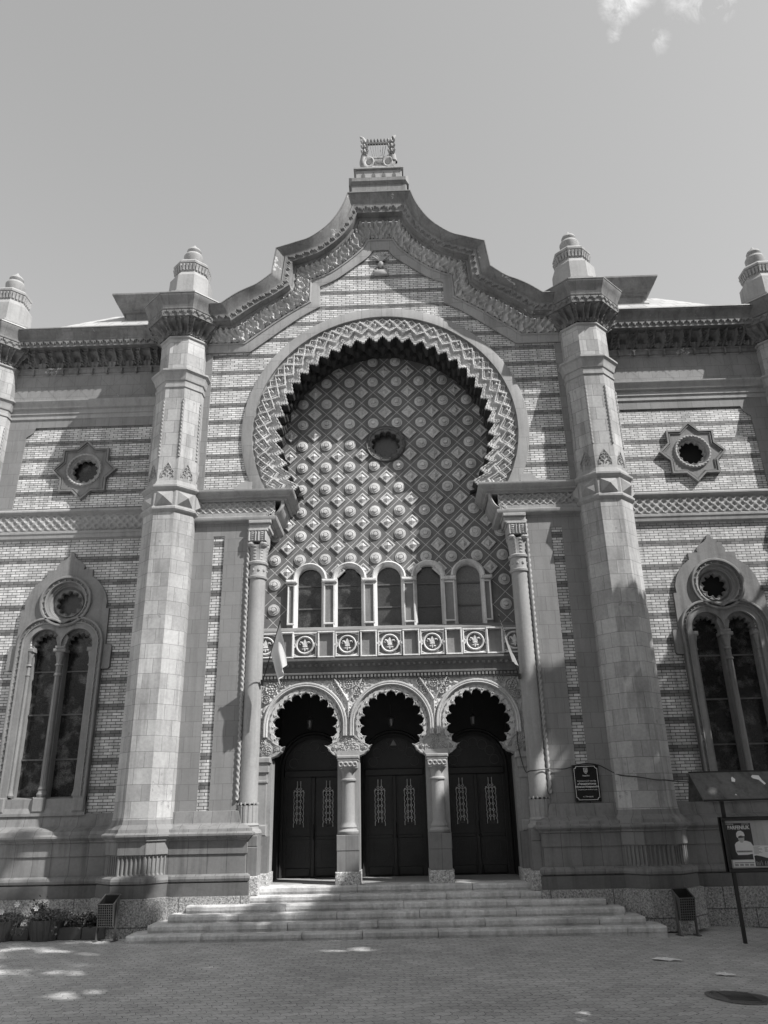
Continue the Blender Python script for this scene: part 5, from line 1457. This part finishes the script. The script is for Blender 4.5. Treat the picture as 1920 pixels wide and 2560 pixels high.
m.add(ca+cb_, [(0, 1, 2, 3), (3, 2, 5, 4), (6, 7, 8, 9), (9, 8, 11, 10), (0, 1, 7, 6), (4, 5, 11, 10), (0, 3, 9, 6), (3, 4, 10, 9), (1, 2, 8, 7), (2, 5, 11, 8)])
m.build('canopy', 'canopy', nb)
m = MB(); m.tube([(-.50, -.42, 2.485), (1.95, -.42, 2.485)], .02, 6); m.tube([(-.56, 0, 3.02), (1.9, 0, 3.02)], .016, 6)
for x in (0, 1.45): m.box(x-.02, x+.02, -.40, .40, 2.47, 2.50)
m.build('canopy_rail', 'metal', nb)
m = MB()   # peeled sticker scraps on the canopy
def oncan(x, v): return (x, -.42+.42*v-.004, 2.50+.52*v+.004)
for pts_ in ([(.20, .62), (.22, .74), (.25, .80), (.29, .70), (.26, .60)], [(.62, .78), (.66, .84), (.78, .82), (.80, .66), (.84, .52), (.80, .48), (.74, .66), (.64, .72)], [(.14, .14), (.16, .18), (.18, .12)]):
    m.add([oncan(a, b_) for a, b_ in pts_], [tuple(range(len(pts_)))])
m.build('paper_scrap', 'white', nb, recalc=False)

# ------------------------------------------------------------------ flags
def flag(s, label, mat, C_, D_, tipx):
    t = thing('flag', label, 'flag', (s*3.17, .02, 5.2), 'flags on the columns')
    tip = Vector((s*(tipx-3.17), -.92, 1.30)); 
    m = MB(); m.tube([(0, 0.02, .0), tuple(tip)], .016, 6); m.lathe([(0, 1.28), (.03, 1.31), (.0, 1.38)], tip.x, tip.y, 6); m.build('pole', 'metal', t)
    m = MB(); m.tube([(0, -.0, -.06), (0, -.05, .07)], .035, 8); m.build('pole_socket', 'metal', t)
    P = []
    n, k = 24, 28
    for i in range(n+1):
        u = i/n; top = tip*(1-.52*u); bot = Vector(C_)*(1-u)+Vector(D_)*u; row = []
        for j in range(k+1):
            v = j/k; p = top*(1-v)+bot*v; w = .055*sin(u*13+v*2.0)*min(1, v*2.2)
            row.append((p.x+w*.7, p.y+w, p.z-.05*sin(pi*v)*sin(pi*u)))
        P.append(row)
    m = MB(); m.grid(P); m.build('cloth', mat, t, smooth=True, ang=80, recalc=False)
flag(-1, 'pale two tone flag hanging in folds from a slanted pole on the left tall column', 'cloth', (.70, -.88, .28), (.50, -.60, -.22), 2.62)
flag(1, 'limp furled flag on a slanted pole at the right tall column', 'cloth_dk', (-.22, -.62, .28), (-.10, -.50, .18), 2.66)

# ------------------------------------------------------------------ lanterns
def lantern(x, label):
    t = thing('hanging_lantern', label, 'lantern', (x, 1.1, 4.18), 'lanterns hanging in the porch')
    m = MB(); m.tube([(0, 0, 1.10), (0, 0, .28)], .010, 5); m.build('chain', 'metal', t)
    m = MB(); m.lathe([(.0, -.02), (.045, .0), (.06, .02), (.05, .03)], 0, 0, 8); m.lathe([(.07, .20), (.09, .22), (.04, .28), (.0, .30)], 0, 0, 8)
    for k in range(6): a = pi/3*k; m.tube([(.058*cos(a), .058*sin(a), .02), (.078*cos(a), .078*sin(a), .21)], .006, 4)
    m.build('frame', 'metal', t)
    m = MB(); m.lathe([(.045, .03), (.065, .20)], 0, 0, 12); m.build('lamp_glass', 'lamp', t, smooth=True)
lantern(-2.1, 'small unlit lantern hanging inside the left porch arch')
lantern(-.02, 'small unlit lantern hanging inside the middle porch arch')
lantern(2.06, 'small unlit lantern hanging inside the right porch arch')

# ------------------------------------------------------------------ trees that stand beside the photographer and shade the square
def tree(x, y, H, R, n, seed, label, ry=None, low=.42):
    r = random.Random(seed); t = thing('broadleaf_tree', label, 'tree', (x, y, GZ), 'trees shading the square')
    m = MB(); m.tube([(0, 0, 0), (.1, .05, H*.2), (.0, .1, H*.42), (.2, 0, H*.62)], [.42, .32, .26, .15], 10)
    m.build('trunk', 'bark', t, smooth=True)
    m = MB(); ends = []
    for k in range(14):
        a = 2.4*k; h = H*(.30+.035*k); e = Vector((cos(a)*R*.75, sin(a)*R*.75, h+H*.16)); ends.append(e)
        m.tube([(.05, .05, h), (e.x*.5, e.y*.5, h+H*.10), tuple(e)], [.13, .08, .03], 6)
    m.build('limb', 'bark', t, smooth=True)
    m = MB(); ry = ry or R; cl = []
    for k in range(70):
        while True:
            p = Vector((r.uniform(-1, 1), r.uniform(-1, 1), r.uniform(-1, 1)))
            if p.length < 1 and p.length > .35: break
        cl.append((Vector((p.x*R*.85, p.y*ry*.85, H*(low+(1-low)/2)+p.z*H*(1-low)/2*.88)), r.uniform(.13, .26)*R))
    for _ in range(n):
        c, rad = r.choice(cl)
        d = Vector((r.gauss(0, 1), r.gauss(0, 1), r.gauss(0, 1))).normalized()*rad*(r.random()**.5)
        p = c+Vector((d.x, d.y, d.z*.7)); s = r.uniform(.13, .26)
        a = Vector((r.gauss(0, 1), r.gauss(0, 1), r.gauss(0, .6))).normalized(); b_ = a.cross(Vector((r.gauss(0, 1), r.gauss(0, 1), 1))).normalized()
        m.add([tuple(p-a*s), tuple(p+b_*s*.6), tuple(p+a*s), tuple(p-b_*s*.6)], [(0, 1, 2, 3)])
    m.build('crown', 'leaf_tree', t, recalc=False)
    return t
TREES = [(-15.5, 17.5, 22.5, 4.6, 12000, 'tree behind the viewpoint on the far right corner of the square'),
         (-11.5, 16.2, 24.4, 4.4, 15000, 'broad tree just behind and right of the viewpoint'),
         (-8.3, 15.0, 23.0, 3.9, 15000, 'tall tree standing right beside the viewpoint, beyond the picture edge'),
         (-4.65, 16.0, 30.5, 1.4, 10000, 'unseen slim poplar beside the square, added to shade the left wing base'),  # unseen; added tall and narrow to shade the left wing base
         (-4.9, 14.4, 24.0, 3.0, 13000, 'narrow tree close in front of the slim poplar'),
         (-2.0, 15.6, 21.6, 3.2, 15000, 'middle tree of the row on the right side of the square'),
         (-3.2, 15.2, 21.6, 2.4, 9000, 'young tree between the poplar and the middle tree'),
         (-5.6, 14.0, 12.0, 4.0, 9000, 'low spreading tree under the taller row'),
         (-9.4, 13.0, 11.0, 3.3, 8000, 'low rounded tree close to the right of the viewpoint'),
         (-1.5, 17.2, 21.2, 3.0, 12000, 'tree half hidden behind the middle tree of the row'),
         (1.0, 16.0, 19.6, 3.2, 14000, 'rounded tree of the row, third from the facade'),
         (3.8, 16.6, 18.0, 3.6, 13000, 'second tree of the row counted from the facade'),
         (7.2, 17.5, 18.0, 3.8, 12000, 'tree nearest the right end of the facade, beyond the picture edge')]
for q, (u, s_, H, R, n, lab) in enumerate(TREES):
    tree(.866*s_+.5*u, -.5*s_+.866*u, H, R, n, q+1, lab, low=.19)
# houses on the far side of the square, behind the photographer
for q, (x0, x1, h) in enumerate(((-34, -13, 13), (-12.6, 9, 16), (9.4, 34, 14))):
    hb = thing('town_house', ('low', 'tall', 'long')[q]+' plastered town house on the opposite side of the square, behind the viewpoint', 'house', ((x0+x1)/2, -46, GZ), 'houses across the square')
    m = MB(); W = (x1-x0)/2; hol = []
    nb_ = int(W*2/2.6)
    for f in range(int(h/3.6)):
        for k in range(nb_):
            cx = -W+(k+.5)*2*W/nb_; z = .9+f*3.6; hol.append([(cx-.55, z), (cx+.55, z), (cx+.55, z+1.9), (cx-.55, z+1.9)])
    m.prism([(-W, 0), (W, 0), (W, h), (-W, h)], 0, .4, holes=hol, back=False)
    m.box(-W, W, -8, -.01, 0, h); m.box(-W-.2, W+.2, -8, .75, h, h+.4)
    m.add([(-W, .4, h+.4), (W, .4, h+.4), (W, -4, h+3.4), (-W, -4, h+3.4), (-W, -8, h+.4), (W, -8, h+.4)], [(0, 1, 2, 3), (3, 2, 5, 4), (0, 3, 4), (1, 5, 2)], 1)
    m.build('wall', ['backdrop', 'cornice'], hb)
    m = MB()
    for hh in hol: m.box(hh[0][0], hh[1][0], .05, .08, hh[0][1], hh[2][1])
    m.build('window', 'glass', hb)['kind'] = 'stuff'

# ------------------------------------------------------------------ light, sky, camera
EL, AZ_ = radians(47), radians(60)          # sun: 47 deg high, 60 deg to the right of the facade normal
sd = Vector((sin(AZ_)*cos(EL), -cos(AZ_)*cos(EL), sin(EL)))
sl = bpy.data.lights.new('sun', 'SUN'); sl.energy = 5.0; sl.angle = radians(.53); sl.color = (1, .985, .965)
so = bpy.data.objects.new('sun', sl); COL.objects.link(so); so.rotation_euler = sd.to_track_quat('Z', 'Y').to_euler(); so.location = (20, -20, 30)
w = bpy.data.worlds.new('World'); S.world = w; w.use_nodes = True; nt = w.node_tree; nt.nodes.clear()
out = nt.nodes.new('ShaderNodeOutputWorld'); bg = nt.nodes.new('ShaderNodeBackground')
sky = nt.nodes.new('ShaderNodeTexSky'); sky.sky_type = 'NISHITA'; sky.sun_disc = False; sky.sun_elevation = EL
sky.sun_rotation = atan2(sd.x, sd.y); sky.air_density = 1.0; sky.dust_density = 2.0; sky.ozone_density = 1.0
bw = nt.nodes.new('ShaderNodeSeparateColor'); L(nt, sky.outputs[0], bw.inputs[0])   # monochrome picture: the blue record of the sky
# thin cloud wisps near the top right of the view
tc = nt.nodes.new('ShaderNodeTexCoord')
n1 = N(nt, 'ShaderNodeTexNoise', i_Scale=34.0, i_Detail=9.0, i_Roughness=.68, i_Distortion=.5); L(nt, tc.outputs['Generated'], n1.inputs['Vector'])
def cloud(dx, rad, k):
    vd = N(nt, 'ShaderNodeVectorMath', operation='DISTANCE'); L(nt, tc.outputs['Generated'], vd.inputs[0]); vd.inputs[1].default_value = dx
    return mapr(nt, vd.outputs['Value'], 0, rad, k, 0)
CLOUDS = []
cam_par = (21.2681, 1.22594, -1.20441, .33133, -19.0, 2.2311, 1650.0)
th, ro, ya = (radians(v) for v in cam_par[:3])
fw0 = Vector((sin(ya), cos(ya), 0)); r0 = Vector((cos(ya), -sin(ya), 0)); Zv = Vector((0, 0, 1))
fw = fw0*cos(th)+Zv*sin(th); up0 = -fw0*sin(th)+Zv*cos(th)
right = r0*cos(ro)-up0*sin(ro); up = r0*sin(ro)+up0*cos(ro)
def pixdir(px, py): return (fw+right*((px-829.5)/1650)+up*((1106-py)/1650)).normalized()
mask = None
for (px, py, rad, k) in ((1345, -4, .030, .9), (1340, 28, .018, .6), (1538, -8, .030, 1.0), (1560, 10, .022, .5), (1500, -30, .04, .6), (1328, 72, .012, .5), (1422, 92, .018, .5), (1375, -25, .03, .6)):
    c = cloud(tuple(pixdir(px, py)), rad, k); mask = c if mask is None else math_(nt, 'MAXIMUM', mask, c)
cf = mapr(nt, math_(nt, 'MULTIPLY', mask, mapr(nt, n1.outputs['Fac'], .36, .66, 0, 1)), .05, .9, 0, 1)
SKYK = 1.18
skyv = math_(nt, 'MULTIPLY', math_(nt, 'POWER', bw.outputs[2], .75), SKYK)
tot = math_(nt, 'ADD', skyv, math_(nt, 'MULTIPLY', cf, 4.0))
L(nt, tot, bg.inputs[0]); bg.inputs[1].default_value = .15
L(nt, bg.outputs[0], out.inputs[0])
cam = bpy.data.cameras.new('camera'); co = bpy.data.objects.new('camera', cam); COL.objects.link(co)
mt = Matrix((right, up, -fw)).transposed().to_4x4(); mt.translation = Vector(cam_par[3:6]); co.matrix_world = mt
cam.sensor_fit = 'VERTICAL'; cam.sensor_height = 36; cam.lens = 36*cam_par[6]/2212; cam.clip_end = 2000; cam.clip_start = .1
S.camera = co
S.view_settings.view_transform = 'Standard'; S.view_settings.look = 'None'; S.view_settings.exposure = .40; S.view_settings.gamma = 1
